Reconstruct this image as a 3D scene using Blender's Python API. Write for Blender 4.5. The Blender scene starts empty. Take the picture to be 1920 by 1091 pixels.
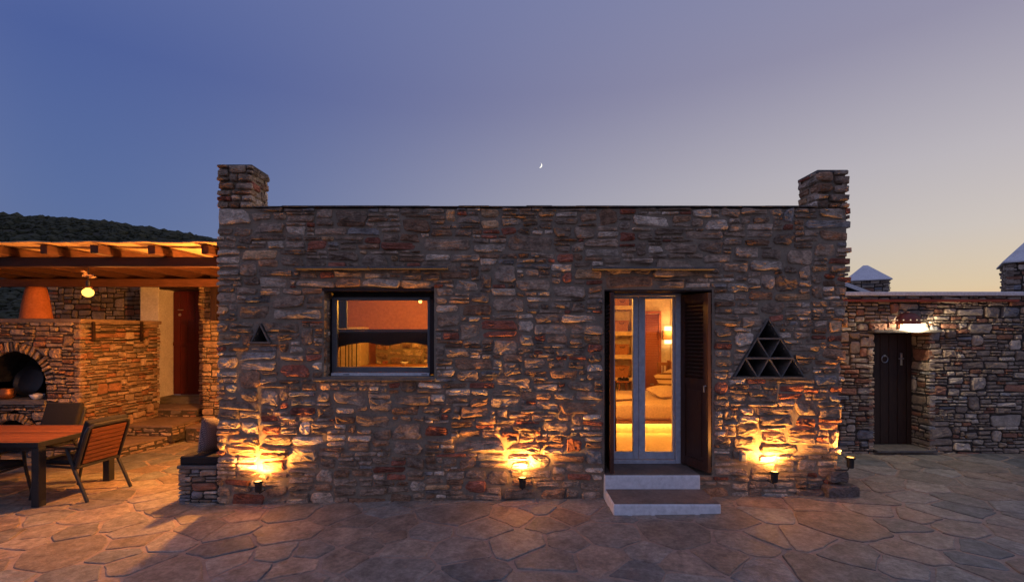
import bpy, bmesh, math, random
from mathutils import Vector, noise
R = math.radians
S = bpy.context.scene
COL = S.collection

# ------------------------------------------------------------------ camera
FPX, HY, CD, CZ = 880.0, 622.0, 5.5, 2.02          # focal in photo pixels, horizon row, distance, eye height
cam = bpy.data.cameras.new('camera'); camo = bpy.data.objects.new('camera', cam); COL.objects.link(camo)
camo.location = (0, -CD, CZ); camo.rotation_euler = (R(90), 0, 0)
cam.sensor_width = 36; cam.lens = FPX * 36 / 1920; cam.shift_y = (HY - 545.5) / 1920 * -1 * -1
cam.clip_start = 0.05; cam.clip_end = 6000
S.camera = camo
S.view_settings.view_transform = 'Standard'; S.view_settings.look = 'None'
S.view_settings.exposure = 0.35; S.view_settings.gamma = 1.0; S.view_settings.use_curve_mapping = False
S.cycles.use_denoising = True
S.cycles.max_bounces = 8; S.cycles.diffuse_bounces = 4; S.cycles.glossy_bounces = 3
S.cycles.transparent_max_bounces = 12; S.cycles.sample_clamp_indirect = 6.0

def lin(*c):
    return tuple(((v / 255) / 12.92 if v / 255 <= 0.04045 else ((v / 255 + 0.055) / 1.055) ** 2.4) for v in c)

# ------------------------------------------------------------------ dusk sky
SUN_AZ, SUN_EL = R(66), R(-1.0)                    # azimuth measured from +Y towards +X
w = bpy.data.worlds.new('World'); S.world = w; w.use_nodes = True
nt = w.node_tree; N = nt.nodes; L = nt.links
bg = N['Background']
tc = N.new('ShaderNodeTexCoord'); sep = N.new('ShaderNodeSeparateXYZ'); L.new(tc.outputs['Generated'], sep.inputs[0])
dot = N.new('ShaderNodeVectorMath'); dot.operation = 'DOT_PRODUCT'; L.new(tc.outputs['Generated'], dot.inputs[0])
dot.inputs[1].default_value = (math.sin(SUN_AZ), math.cos(SUN_AZ), 0)
mr = N.new('ShaderNodeMapRange'); mr.interpolation_type = 'SMOOTHSTEP'
mr.inputs['From Min'].default_value = -0.38; mr.inputs['From Max'].default_value = 1.16
L.new(dot.outputs['Value'], mr.inputs['Value'])
def ramp(stops):
    r = N.new('ShaderNodeValToRGB'); L.new(sep.outputs['Z'], r.inputs[0])
    e = r.color_ramp.elements
    while len(e) < len(stops): e.new(0.5)
    for i, (p, c) in enumerate(stops): e[i].position = p; e[i].color = (*lin(*c), 1)
    return r
ra = ramp([(0.0, (222, 172, 118)), (0.07, (208, 187, 155)), (0.16, (196, 184, 173)), (0.27, (182, 173, 173)), (0.45, (147, 140, 156)), (0.75, (122, 128, 164)), (1.0, (126, 132, 170))])
rb = ramp([(0.0, (92, 108, 140)), (0.08, (86, 105, 146)), (0.2, (80, 100, 148)), (0.42, (69, 87, 144)), (0.75, (100, 112, 160)), (1.0, (126, 132, 170))])
mx = N.new('ShaderNodeMix'); mx.data_type = 'RGBA'; L.new(mr.outputs[0], mx.inputs[0]); L.new(rb.outputs[0], mx.inputs[6]); L.new(ra.outputs[0], mx.inputs[7])
# mauve band opposite the sunset, added out of view to brighten the facade
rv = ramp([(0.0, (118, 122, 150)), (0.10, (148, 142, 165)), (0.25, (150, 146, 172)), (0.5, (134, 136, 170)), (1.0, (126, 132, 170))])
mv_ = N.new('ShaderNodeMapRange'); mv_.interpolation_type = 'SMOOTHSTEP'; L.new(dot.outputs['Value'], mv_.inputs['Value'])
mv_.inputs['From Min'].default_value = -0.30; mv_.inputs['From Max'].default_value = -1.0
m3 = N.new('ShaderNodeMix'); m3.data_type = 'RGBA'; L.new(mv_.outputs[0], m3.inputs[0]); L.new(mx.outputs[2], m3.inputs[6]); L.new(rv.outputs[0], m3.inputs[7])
sky = N.new('ShaderNodeTexSky'); sky.sky_type = 'NISHITA'; sky.sun_disc = False
sky.sun_elevation = SUN_EL; sky.sun_rotation = SUN_AZ; sky.ozone_density = 2.0
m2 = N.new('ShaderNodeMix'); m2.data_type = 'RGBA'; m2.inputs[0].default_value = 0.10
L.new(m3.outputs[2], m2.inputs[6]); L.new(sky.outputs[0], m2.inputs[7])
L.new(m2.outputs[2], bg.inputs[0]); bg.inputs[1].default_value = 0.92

# last warm glow from just over the horizon, to the right behind the house
sun = bpy.data.lights.new('sun', 'SUN'); sun.energy = 0.22; sun.angle = R(14); sun.color = (1.0, 0.72, 0.55)
suno = bpy.data.objects.new('sun', sun); COL.objects.link(suno)
sd = Vector((math.sin(SUN_AZ), math.cos(SUN_AZ), math.tan(R(5))))
suno.rotation_euler = sd.to_track_quat('Z', 'Y').to_euler()

# ------------------------------------------------------------------ helpers
def PX(px, d): return (px - 960) / FPX * d
def PZ(py, d): return CZ - (py - HY) / FPX * d
WL = {}                                             # world location of unrotated parents
def tag(o, label=None, cat=None, group=None, kind=None):
    if label: o['label'] = label
    if cat: o['category'] = cat
    if group: o['group'] = group
    if kind: o['kind'] = kind
    return o
def thing(name, label, cat, loc=(0, 0, 0), rz=0, group=None):
    o = bpy.data.objects.new(name, None); COL.objects.link(o); o.empty_display_size = 0.1
    o.location = loc; o.rotation_euler = (0, 0, rz); WL[o] = Vector(loc)
    return tag(o, label, cat, group)
def mk(name, vs, fs, mat, parent=None, local=False, smooth=False, col=None, center=True):
    vs = [Vector(v) for v in vs]
    c = Vector((0, 0, 0))
    if center and vs:
        for k in range(3):
            c[k] = (min(v[k] for v in vs) + max(v[k] for v in vs)) / 2
    me = bpy.data.meshes.new(name); me.from_pydata([tuple(v - c) for v in vs], [], fs)
    me.materials.append(mat)
    if smooth: me.polygons.foreach_set('use_smooth', [True] * len(me.polygons))
    if col is not None:
        at = me.color_attributes.new('col', 'FLOAT_COLOR', 'POINT')
        if isinstance(col[0], (int, float)): col = [col] * len(vs)
        at.data.foreach_set('color', [x for cc in col for x in (cc[0], cc[1], cc[2], 1.0)])
    me.validate()
    o = bpy.data.objects.new(name, me); COL.objects.link(o)
    if parent is not None:
        o.parent = parent
        pw = Vector((0, 0, 0)) if local else WL.get(parent, Vector((0, 0, 0)))
        o.location = c - pw
    else:
        o.location = c
    WL[o] = c.copy()
    return o
class MB:
    def __init__(s): s.v = []; s.f = []; s.c = []
    def add(s, vs, fs, col=None):
        b = len(s.v); s.v += [tuple(v) for v in vs]; s.f += [tuple(i + b for i in f) for f in fs]
        if col is not None: s.c += [col] * len(vs)
        return s
    def box(s, x0, x1, y0, y1, z0, z1, bev=0.0, M=None, col=None):
        if bev <= 0:
            vs = [(x, y, z) for x in (x0, x1) for y in (y0, y1) for z in (z0, z1)]
            fs = [(0, 1, 3, 2), (4, 6, 7, 5), (0, 4, 5, 1), (2, 3, 7, 6), (0, 2, 6, 4), (1, 5, 7, 3)]
        else:
            bm = bmesh.new(); bmesh.ops.create_cube(bm, size=1)
            for v in bm.verts:
                v.co = Vector(((x0 + x1) / 2 + v.co.x * (x1 - x0), (y0 + y1) / 2 + v.co.y * (y1 - y0), (z0 + z1) / 2 + v.co.z * (z1 - z0)))
            bmesh.ops.bevel(bm, geom=list(bm.edges), offset=bev, segments=2, profile=0.6, affect='EDGES')
            bm.verts.index_update()
            vs = [v.co.copy() for v in bm.verts]; fs = [tuple(v.index for v in f.verts) for f in bm.faces]; bm.free()
        if M is not None: vs = [M @ Vector(v) for v in vs]
        return s.add(vs, fs, col)
    def tube(s, pts, r, n=10, caps=True, col=None):
        pts = [Vector(p) for p in pts]; rs = r if isinstance(r, (list, tuple)) else [r] * len(pts)
        vs = []; fs = []; up = None
        for i, p in enumerate(pts):
            d = (pts[min(i + 1, len(pts) - 1)] - pts[max(i - 1, 0)]).normalized()
            if up is None: up = Vector((0, 0, 1)) if abs(d.z) < 0.9 else Vector((1, 0, 0))
            a = d.cross(up).normalized(); b = a.cross(d).normalized(); up = b
            for k in range(n):
                t = 2 * math.pi * k / n; vs.append(p + (a * math.cos(t) + b * math.sin(t)) * rs[i])
        for i in range(len(pts) - 1):
            for k in range(n):
                fs.append((i * n + k, i * n + (k + 1) % n, (i + 1) * n + (k + 1) % n, (i + 1) * n + k))
        if caps: fs += [tuple(range(n)), tuple(range((len(pts) - 1) * n, len(pts) * n))]
        return s.add(vs, fs, col)
    def lathe(s, prof, cx, cy, n=24, a0=0, a1=2 * math.pi, M=None):
        vs = []; fs = []; full = abs(a1 - a0 - 2 * math.pi) < 1e-6; m = n if full else n + 1
        for (r, z) in prof:
            for k in range(m):
                t = a0 + (a1 - a0) * k / n; vs.append(Vector((cx + r * math.cos(t), cy + r * math.sin(t), z)))
        for i in range(len(prof) - 1):
            for k in range(n):
                fs.append((i * m + k, i * m + (k + 1) % m, (i + 1) * m + (k + 1) % m, (i + 1) * m + k))
        if M is not None: vs = [M @ v for v in vs]
        return s.add(vs, fs)
    def prism(s, poly, fr, n0, n1):
        m = len(poly); vs = [fr(u, v, n0) for u, v in poly] + [fr(u, v, n1) for u, v in poly]
        fs = [tuple(range(m)), tuple(range(m, 2 * m))] + [(i, (i + 1) % m, m + (i + 1) % m, m + i) for i in range(m)]
        return s.add(vs, fs)
    def build(s, name, mat, parent=None, **k):
        return mk(name, s.v, s.f, mat, parent, col=(s.c if s.c else None), **k)
def box(name, mat, parent, x0, x1, y0, y1, z0, z1, bev=0.0, **k):
    return MB().box(x0, x1, y0, y1, z0, z1, bev).build(name, mat, parent, **k)

# ------------------------------------------------------------------ materials
def new_mat(name):
    m = bpy.data.materials.new(name); m.use_nodes = True
    return m, m.node_tree.nodes, m.node_tree.links, m.node_tree.nodes['Principled BSDF']
def pos(N, L, scale=(1, 1, 1)):
    g = N.new('ShaderNodeNewGeometry'); mp = N.new('ShaderNodeMapping'); mp.inputs['Scale'].default_value = scale
    L.new(g.outputs['Position'], mp.inputs['Vector']); return mp.outputs[0]
def tex(N, L, vec, scale, detail=6, rough=0.6, dist=0.0):
    t = N.new('ShaderNodeTexNoise'); t.inputs['Scale'].default_value = scale; t.inputs['Detail'].default_value = detail
    t.inputs['Roughness'].default_value = rough; t.inputs['Distortion'].default_value = dist; L.new(vec, t.inputs['Vector']); return t
def rng_map(N, L, val, a, b, c, d):
    m = N.new('ShaderNodeMapRange'); L.new(val, m.inputs[0])
    for i, v in zip((1, 2, 3, 4), (a, b, c, d)): m.inputs[i].default_value = v
    return m.outputs[0]
def mixc(N, L, fac, a, b, mode='MIX'):
    m = N.new('ShaderNodeMix'); m.data_type = 'RGBA'; m.blend_type = mode
    for i, v in ((0, fac), (6, a), (7, b)):
        if hasattr(v, 'links') or hasattr(v, 'is_linked'): L.new(v, m.inputs[i])
        else: m.inputs[i].default_value = v if i == 0 else (*v[:3], 1)
    return m.outputs[2]
def bump(N, L, h, strength, distance, prev=None):
    b = N.new('ShaderNodeBump'); b.inputs['Strength'].default_value = strength; b.inputs['Distance'].default_value = distance
    L.new(h, b.inputs['Height'])
    if prev is not None: L.new(prev, b.inputs['Normal'])
    return b.outputs[0]
def stone_mat(name, rough=0.85, b1=0.7, b2=0.5, var=0.55, scale=1.0):
    m, N, L, P = new_mat(name)
    at = N.new('ShaderNodeAttribute'); at.attribute_name = 'col'
    v = pos(N, L); vs = pos(N, L, (1, 1, 2.6))
    n1 = tex(N, L, v, 9 * scale, 7, 0.65); n2 = tex(N, L, vs, 34 * scale, 8, 0.7, 0.4); n3 = tex(N, L, v, 130 * scale, 3, 0.6)
    c = mixc(N, L, 1.0, at.outputs['Color'], rng_map_col(N, L, n1.outputs[0], 0.25, 0.75, 1 - var, 1 + var), 'MULTIPLY')
    c = mixc(N, L, 1.0, c, rng_map_col(N, L, n2.outputs[0], 0.3, 0.7, 1 - var * 0.8, 1 + var * 0.8), 'MULTIPLY')
    vein = tex(N, L, vs, 14 * scale, 5, 0.6, 1.5)
    c = mixc(N, L, rng_map(N, L, vein.outputs[0], 0.60, 0.72, 0, 0.35), c, (0.36, 0.32, 0.29))
    rust = tex(N, L, v, 5 * scale, 4, 0.6, 0.5)
    c = mixc(N, L, rng_map(N, L, rust.outputs[0], 0.60, 0.75, 0, 0.32), c, (0.17, 0.075, 0.04))
    L.new(c, P.inputs['Base Color']); P.inputs['Roughness'].default_value = rough
    P.inputs['Specular IOR Level'].default_value = 0.35
    nn = bump(N, L, n1.outputs[0], b1, 0.03 / scale); nn = bump(N, L, n2.outputs[0], b2, 0.012 / scale, nn); nn = bump(N, L, n3.outputs[0], 0.3, 0.003, nn)
    L.new(nn, P.inputs['Normal']); return m
def rng_map_col(N, L, val, a, b, c, d):
    o = rng_map(N, L, val, a, b, c, d); k = N.new('ShaderNodeCombineColor')
    for i in range(3): L.new(o, k.inputs[i])
    return k.outputs[0]
def noise_mat(name, c1, c2, rough=0.85, scale=12, bstr=0.5, bdist=0.01, stretch=(1, 1, 1), spec=0.3, metal=0.0):
    m, N, L, P = new_mat(name); v = pos(N, L, stretch)
    n1 = tex(N, L, v, scale, 7, 0.65); n2 = tex(N, L, v, scale * 6, 4, 0.6)
    c = mixc(N, L, rng_map(N, L, n1.outputs[0], 0.3, 0.7, 0, 1), c1, c2)
    c = mixc(N, L, 1.0, c, rng_map_col(N, L, n2.outputs[0], 0.3, 0.7, 0.85, 1.15), 'MULTIPLY')
    L.new(c, P.inputs['Base Color']); P.inputs['Roughness'].default_value = rough
    P.inputs['Specular IOR Level'].default_value = spec; P.inputs['Metallic'].default_value = metal
    if bstr > 0:
        nn = bump(N, L, n1.outputs[0], bstr, bdist); nn = bump(N, L, n2.outputs[0], bstr * 0.6, bdist * 0.3, nn); L.new(nn, P.inputs['Normal'])
    return m
def emit_mat(name, col, s):
    m = bpy.data.materials.new(name); m.use_nodes = True; N = m.node_tree.nodes; N.clear()
    e = N.new('ShaderNodeEmission'); e.inputs[0].default_value = (*col, 1); e.inputs[1].default_value = s
    o = N.new('ShaderNodeOutputMaterial'); m.node_tree.links.new(e.outputs[0], o.inputs[0]); return m
def glass_mat(name, tint=(0.93, 0.95, 0.95)):
    m = bpy.data.materials.new(name); m.use_nodes = True; N = m.node_tree.nodes; L = m.node_tree.links; N.clear()
    t = N.new('ShaderNodeBsdfTransparent'); t.inputs[0].default_value = (*tint, 1)
    g = N.new('ShaderNodeBsdfGlossy'); g.inputs['Roughness'].default_value = 0.02
    fr = N.new('ShaderNodeFresnel'); fr.inputs[0].default_value = 1.5
    x = N.new('ShaderNodeMixShader'); L.new(fr.outputs[0], x.inputs[0]); L.new(t.outputs[0], x.inputs[1]); L.new(g.outputs[0], x.inputs[2])
    o = N.new('ShaderNodeOutputMaterial'); L.new(x.outputs[0], o.inputs[0]); return m

M = {}
M['facade'] = stone_mat('facade_stone', b1=0.35, b2=1.0, var=0.7)
M['dry'] = stone_mat('dry_stone', b1=0.6, b2=0.5, var=0.4)
M['flag'] = stone_mat('flagstone', rough=0.55, b1=0.22, b2=0.4, var=0.5, scale=0.7)
M['mortar'] = noise_mat('mortar', (0.255, 0.197, 0.140), (0.355, 0.28, 0.205), 0.95, 9, 0.7, 0.015)
M['joint'] = noise_mat('shaded_dry_joint', (0.05, 0.042, 0.035), (0.10, 0.085, 0.07), 0.95, 12, 0.8, 0.03)  # core colour kept dark to stand for shadow between dry-laid stones
M['grout'] = noise_mat('paving_grout', (0.30, 0.24, 0.19), (0.42, 0.335, 0.27), 0.9, 5, 0.5, 0.01)
M['slate'] = noise_mat('slate_slab', (0.10, 0.095, 0.09), (0.21, 0.19, 0.17), 0.8, 9, 0.6, 0.01, (1, 1, 3))
M['slate_dk'] = noise_mat('thin_slate', (0.07, 0.062, 0.054), (0.15, 0.125, 0.10), 0.8, 9, 0.6, 0.008)
M['tread'] = noise_mat('tread_cement', (0.17, 0.12, 0.09), (0.29, 0.215, 0.17), 0.75, 4, 0.3, 0.006)
M['white'] = noise_mat('whitewash', (0.68, 0.67, 0.67), (0.84, 0.83, 0.83), 0.85, 5, 0.35, 0.008)
M['white_step'] = noise_mat('fresh_whitewash', (0.80, 0.80, 0.82), (0.88, 0.88, 0.89), 0.85, 3, 0.25, 0.006)
M['wood_dk'] = noise_mat('dark_brown_wood', (0.020, 0.010, 0.008), (0.045, 0.022, 0.016), 0.5, 10, 0.3, 0.004, (6, 6, 0.6), 0.4)
M['wood_shut'] = noise_mat('shutter_wood', (0.060, 0.024, 0.016), (0.11, 0.045, 0.028), 0.42, 8, 0.25, 0.003, (8, 8, 0.7), 0.45)
M['wood_red'] = noise_mat('oxblood_painted_wood', (0.062, 0.005, 0.006), (0.095, 0.008, 0.009), 0.5, 6, 0.2, 0.003, (6, 6, 0.5), 0.4)
M['beam'] = noise_mat('pergola_timber', (0.030, 0.013, 0.009), (0.062, 0.027, 0.018), 0.65, 6, 0.5, 0.006, (0.7, 6, 6))
M['rafter'] = noise_mat('rafter_timber', (0.055, 0.023, 0.015), (0.11, 0.047, 0.030), 0.65, 6, 0.5, 0.006, (6, 0.7, 6))  # lighter than the front beam, with lamplight worked into the colour
M['beam_lit'] = noise_mat('lamplit_timber', (0.13, 0.055, 0.03), (0.24, 0.10, 0.055), 0.6, 6, 0.5, 0.006, (0.7, 6, 6))  # pergola timber again, lamplight on the rear beam painted into its colour
M['reed'] = noise_mat('reed_mat', (0.50, 0.30, 0.16), (0.74, 0.50, 0.30), 0.85, 3, 0.6, 0.01, (0.6, 30, 1))
M['alu'] = noise_mat('grey_aluminium', (0.58, 0.58, 0.60), (0.64, 0.64, 0.66), 0.38, 3, 0.0, 0, spec=0.5)
M['alu_dk'] = noise_mat('window_aluminium', (0.12, 0.12, 0.125), (0.15, 0.15, 0.155), 0.4, 3, 0.0, 0, spec=0.5)
M['black'] = noise_mat('black_metal', (0.012, 0.012, 0.013), (0.02, 0.02, 0.021), 0.45, 20, 0.1, 0.002, spec=0.5)
M['iron'] = noise_mat('wrought_iron', (0.012, 0.011, 0.011), (0.03, 0.026, 0.024), 0.6, 30, 0.3, 0.002)
M['steel'] = noise_mat('brushed_steel', (0.5, 0.5, 0.5), (0.62, 0.61, 0.6), 0.3, 30, 0.0, 0, metal=1.0)
M['terra'] = noise_mat('terracotta', (0.48, 0.15, 0.06), (0.60, 0.21, 0.09), 0.8, 5, 0.25, 0.004)
M['terra_dk'] = noise_mat('glazed_terracotta', (0.16, 0.04, 0.025), (0.24, 0.06, 0.035), 0.45, 9, 0.15, 0.002, spec=0.5)
M['redpipe'] = noise_mat('red_oxide_paint', (0.26, 0.05, 0.03), (0.36, 0.075, 0.045), 0.6, 6, 0.3, 0.003)
M['teak'] = noise_mat('teak_slat', (0.17, 0.05, 0.018), (0.33, 0.11, 0.042), 0.5, 7, 0.3, 0.003, (1.2, 12, 12), 0.4)
M['teak_dk'] = noise_mat('aged_teak_slat', (0.10, 0.032, 0.013), (0.20, 0.066, 0.026), 0.5, 7, 0.3, 0.003, (9, 1.2, 9), 0.4)
M['frame'] = noise_mat('anthracite_frame', (0.018, 0.019, 0.02), (0.026, 0.027, 0.028), 0.45, 10, 0.1, 0.001, spec=0.5)
M['cushion'] = noise_mat('charcoal_cushion', (0.018, 0.018, 0.020), (0.028, 0.028, 0.03), 0.95, 60, 0.4, 0.002)
M['glass'] = glass_mat('clear_glass')
M['plaster'] = noise_mat('room_plaster', (0.74, 0.62, 0.46), (0.80, 0.69, 0.53), 0.9, 3, 0.15, 0.004)
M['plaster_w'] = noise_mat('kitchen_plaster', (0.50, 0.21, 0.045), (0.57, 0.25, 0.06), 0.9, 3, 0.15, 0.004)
M['roomfloor'] = noise_mat('room_floor', (0.62, 0.50, 0.34), (0.70, 0.58, 0.42), 0.5, 4, 0.1, 0.002)
M['sheet'] = noise_mat('bed_linen', (0.70, 0.55, 0.38), (0.78, 0.63, 0.45), 0.95, 5, 0.5, 0.012)
M['bedwood'] = noise_mat('bed_wood', (0.30, 0.13, 0.05), (0.42, 0.19, 0.08), 0.5, 5, 0.2, 0.003, (1, 8, 8))
M['closet'] = noise_mat('louvre_wood', (0.32, 0.10, 0.045), (0.42, 0.14, 0.06), 0.5, 6, 0.2, 0.003, (1, 6, 6))
M['wicker'] = noise_mat('wicker', (0.30, 0.13, 0.05), (0.55, 0.28, 0.12), 0.8, 45, 0.9, 0.01, (1, 1, 1.6))
M['shelf'] = noise_mat('shelf_plaster', (0.74, 0.6, 0.42), (0.8, 0.67, 0.5), 0.85, 3, 0.1, 0.003)
M['led'] = emit_mat('led_strip_glow', (1.0, 0.50, 0.08), 4.0)
M['sconce'] = emit_mat('sconce_glow', (1.0, 0.62, 0.22), 4.5)
M['bulb'] = emit_mat('bulb_glow', (1.0, 0.45, 0.07), 3.0)
M['bulb_in'] = emit_mat('indoor_bulb_glow', (1.0, 0.45, 0.08), 5.0)
M['lens'] = emit_mat('uplight_lens_glow', (1.0, 0.55, 0.12), 4.0)
M['porch_bulb'] = emit_mat('porch_bulb_glow', (1.0, 0.84, 0.58), 5.0)
M['slot'] = emit_mat('lamp_slot_glow', (1.0, 0.72, 0.45), 0.8)
M['moon'] = emit_mat('moonlit_surface', (1.0, 0.94, 0.82), 1.1)
M['scrub'] = noise_mat('hill_scrub', (0.028, 0.034, 0.018), (0.075, 0.075, 0.045), 0.95, 0.6, 0.0, 0)
M['earth'] = noise_mat('dry_earth', (0.035, 0.035, 0.02), (0.07, 0.06, 0.035), 0.95, 0.3, 0.3, 0.2)
M['copper'] = noise_mat('dull_copper', (0.20, 0.075, 0.035), (0.32, 0.13, 0.06), 0.45, 12, 0.2, 0.004, metal=0.6)
M['soot_shade'] = noise_mat('soot_and_shade_stone', (0.022, 0.02, 0.018), (0.06, 0.055, 0.05), 0.95, 9, 0.9, 0.03)  # oven soot, and also the painted shade inside the pigeonholes
M['plastic'] = noise_mat('grey_plastic', (0.28, 0.27, 0.26), (0.33, 0.32, 0.3), 0.5, 20, 0.05, 0.001)

m = M['teak']; N_ = m.node_tree.nodes; L_ = m.node_tree.links; P_ = N_['Principled BSDF']     # each slat its own tone
oi = N_.new('ShaderNodeObjectInfo'); src = P_.inputs['Base Color'].links[0].from_socket
L_.new(mixc(N_, L_, 1.0, src, rng_map_col(N_, L_, oi.outputs['Random'], 0, 1, 0.62, 1.2), 'MULTIPLY'), P_.inputs['Base Color'])
# woven geometric pattern for the throw pillow
m, N_, L_, P_ = new_mat('patterned_pillow_fabric'); M['pattern'] = m
v_ = pos(N_, L_, (20, 20, 20)); sp = N_.new('ShaderNodeSeparateXYZ'); L_.new(v_, sp.inputs[0])
def pingpong(val, s):
    k = N_.new('ShaderNodeMath'); k.operation = 'PINGPONG'; L_.new(val, k.inputs[0]); k.inputs[1].default_value = s; return k.outputs[0]
ad = N_.new('ShaderNodeMath'); ad.operation = 'ADD'; L_.new(pingpong(sp.outputs['Y'], 0.5), ad.inputs[0]); L_.new(pingpong(sp.outputs['Z'], 0.5), ad.inputs[1])
pp = pingpong(ad.outputs[0], 0.17)
L_.new(mixc(N_, L_, rng_map(N_, L_, pp, 0.07, 0.10, 0, 1), (0.02, 0.018, 0.024), (0.30, 0.27, 0.28)), P_.inputs['Base Color']); P_.inputs['Roughness'].default_value = 0.95
# striped cushion on the bed
m, N_, L_, P_ = new_mat('striped_cushion_fabric'); M['stripe'] = m
v_ = pos(N_, L_); wv = N_.new('ShaderNodeTexWave'); wv.bands_direction = 'Z'; wv.inputs['Scale'].default_value = 3.2; L_.new(v_, wv.inputs[0])
L_.new(mixc(N_, L_, rng_map(N_, L_, wv.outputs[0], 0.75, 0.8, 0, 1), (0.72, 0.56, 0.38), (0.16, 0.08, 0.05)), P_.inputs['Base Color']); P_.inputs['Roughness'].default_value = 0.95

# ------------------------------------------------------------------ masonry
def area(p):
    return 0.5 * sum(p[i][0] * p[(i + 1) % len(p)][1] - p[(i + 1) % len(p)][0] * p[i][1] for i in range(len(p)))
def centroid(p):
    return (sum(q[0] for q in p) / len(p), sum(q[1] for q in p) / len(p))
def clip(p, a, b, c):                               # keep a*x + b*y <= c
    out = []
    for i in range(len(p)):
        q, r = p[i], p[(i + 1) % len(p)]; dq, dr = a * q[0] + b * q[1] - c, a * r[0] + b * r[1] - c
        if dq <= 0: out.append(q)
        if dq * dr < 0:
            t = dq / (dq - dr); out.append((q[0] + (r[0] - q[0]) * t, q[1] + (r[1] - q[1]) * t))
    return out
def cut_convex(p, tri, gap=0.0):                    # remove a convex polygon by the edge that keeps most of the stone
    n = len(tri); best = None; s = 1 if area(tri) > 0 else -1
    for i in range(n):
        (x0, y0), (x1, y1) = tri[i], tri[(i + 1) % n]
        a, b = s * (y1 - y0), -s * (x1 - x0); l = math.hypot(a, b); a /= l; b /= l
        q = clip(p, -a, -b, -(a * x0 + b * y0) - gap)
        ar = abs(area(q)) if len(q) > 2 else 0
        if best is None or ar > best[0]: best = (ar, q)
    return best[1]
def cut_circle(p, cx, cy, r):
    c = centroid(p); d = math.hypot(c[0] - cx, c[1] - cy)
    if min(math.hypot(q[0] - cx, q[1] - cy) for q in p) >= r: return p
    if d < 1e-4: return []
    a, b = (c[0] - cx) / d, (c[1] - cy) / d
    return clip(p, -a, -b, -(a * cx + b * cy + r))
def pack(W, H, rg, hs, asp, openings=(), wmax=0.6, wmin=0.07):
    segs = [[0.0, W, 0.0]]; out = []; guard = 0
    while guard < 20000:
        guard += 1
        m = []
        for s in segs:
            if s[1] - s[0] < 1e-6: continue
            if m and abs(m[-1][2] - s[2]) < 0.006: m[-1][1] = s[1]
            else: m.append(s)
        segs = m
        i = min(range(len(segs)), key=lambda k: segs[k][2]); x0, x1, y = segs[i]
        if y >= H - 0.012: break
        hit = False
        for (ox0, ox1, oy0, oy1) in openings:
            if y >= oy0 - 0.004 and y < oy1 - 0.004 and x0 < ox1 - 1e-4 and x1 > ox0 + 1e-4:
                new = []
                if x0 < ox0 - 1e-4: new.append([x0, ox0, y])
                new.append([max(x0, ox0), min(x1, ox1), oy1])
                if x1 > ox1 + 1e-4: new.append([ox1, x1, y])
                segs[i:i + 1] = new; hit = True; break
        if hit: continue
        wseg = x1 - x0
        h = rg.choices([q[0] for q in hs], [q[1] for q in hs])[0] * rg.uniform(0.8, 1.25)
        sw = min(wmax, max(wmin, h * rg.uniform(*asp)))
        if wseg < sw * 1.45: sw = wseg
        if sw > 0.75 * wmax and sw == wseg: sw = wseg * rg.uniform(0.4, 0.6)
        ln = segs[i - 1][2] if i > 0 else 99; rn = segs[i + 1][2] if i < len(segs) - 1 else 99
        if sw < 0.10 and sw == wseg: h = min(max(0.05, min(ln, rn) - y), 0.22) if min(ln, rn) < 90 else h
        left = rg.random() < 0.5
        a = x0 if left else x1 - sw; b = a + sw
        for nb in ((ln,) if left else (rn,)) + ((ln, rn) if sw == wseg else ()):
            if abs(y + h - nb) < 0.03 and nb > y + 0.02: h = nb - y
        for (ox0, ox1, oy0, oy1) in openings:
            if a < ox1 - 1e-4 and b > ox0 + 1e-4 and y < oy0 and y + h > oy0 - 0.035: h = oy0 - y
        if y + h > H - 0.035: h = H - y
        out.append((a, b, y, y + h))
        new = [[x0, a, y], [a, b, y + h], [b, x1, y]]
        segs[i:i + 1] = [s for s in new if s[1] - s[0] > 1e-6]
    return out
def rough_poly(a, b, y0, y1, rg, joint, irr=1.0):
    a += joint / 2; b -= joint / 2; y0 += joint / 2; y1 -= joint / 2
    w, h = b - a, y1 - y0
    if w < 0.015 or h < 0.012: return None
    jx, jy = 0.13 * irr * min(w, 2 * h), 0.20 * irr * h
    cs = [(a + rg.uniform(-.2, 1) * jx, y0 + rg.uniform(-.15, 1) * jy), (b - rg.uniform(-.2, 1) * jx, y0 + rg.uniform(-.15, 1) * jy),
          (b - rg.uniform(-.2, 1) * jx, y1 - rg.uniform(-.15, 1) * jy), (a + rg.uniform(-.2, 1) * jx, y1 - rg.uniform(-.15, 1) * jy)]
    p = []
    for i in range(4):
        q, r, s = cs[i - 1], cs[i], cs[(i + 1) % 4]
        def along(f, t, dist):
            l = math.hypot(t[0] - f[0], t[1] - f[1]); k = min(0.45, dist / max(l, 1e-5)); return (f[0] + (t[0] - f[0]) * k, f[1] + (t[1] - f[1]) * k)
        c = rg.uniform(0.05, 0.24) * min(w, h) * (0.6 + 0.4 * irr)
        p.append(along(r, q, c)); p.append(along(r, s, c * rg.uniform(0.7, 1.5)))
        l = math.hypot(s[0] - r[0], s[1] - r[1]); k = 2 if l > 0.22 else (1 if l > 0.06 else 0)
        for j in range(k):
            t = (j + 1) / (k + 1) + rg.uniform(-.08, .08); jj = rg.uniform(-0.5, 0.6) * 0.09 * irr * h
            nx, ny = -(s[1] - r[1]) / l, (s[0] - r[0]) / l
            p.append((r[0] + (s[0] - r[0]) * t + nx * jj, r[1] + (s[1] - r[1]) * t + ny * jj))
    an = rg.gauss(0, 1) * 0.055 * irr * min(1, 1.6 * h / w); cx, cy = (a + b) / 2, (y0 + y1) / 2; ca, sa = math.cos(an), math.sin(an)
    return [(cx + (x - cx) * ca - (y - cy) * sa, cy + (x - cx) * sa + (y - cy) * ca) for x, y in p]
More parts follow.
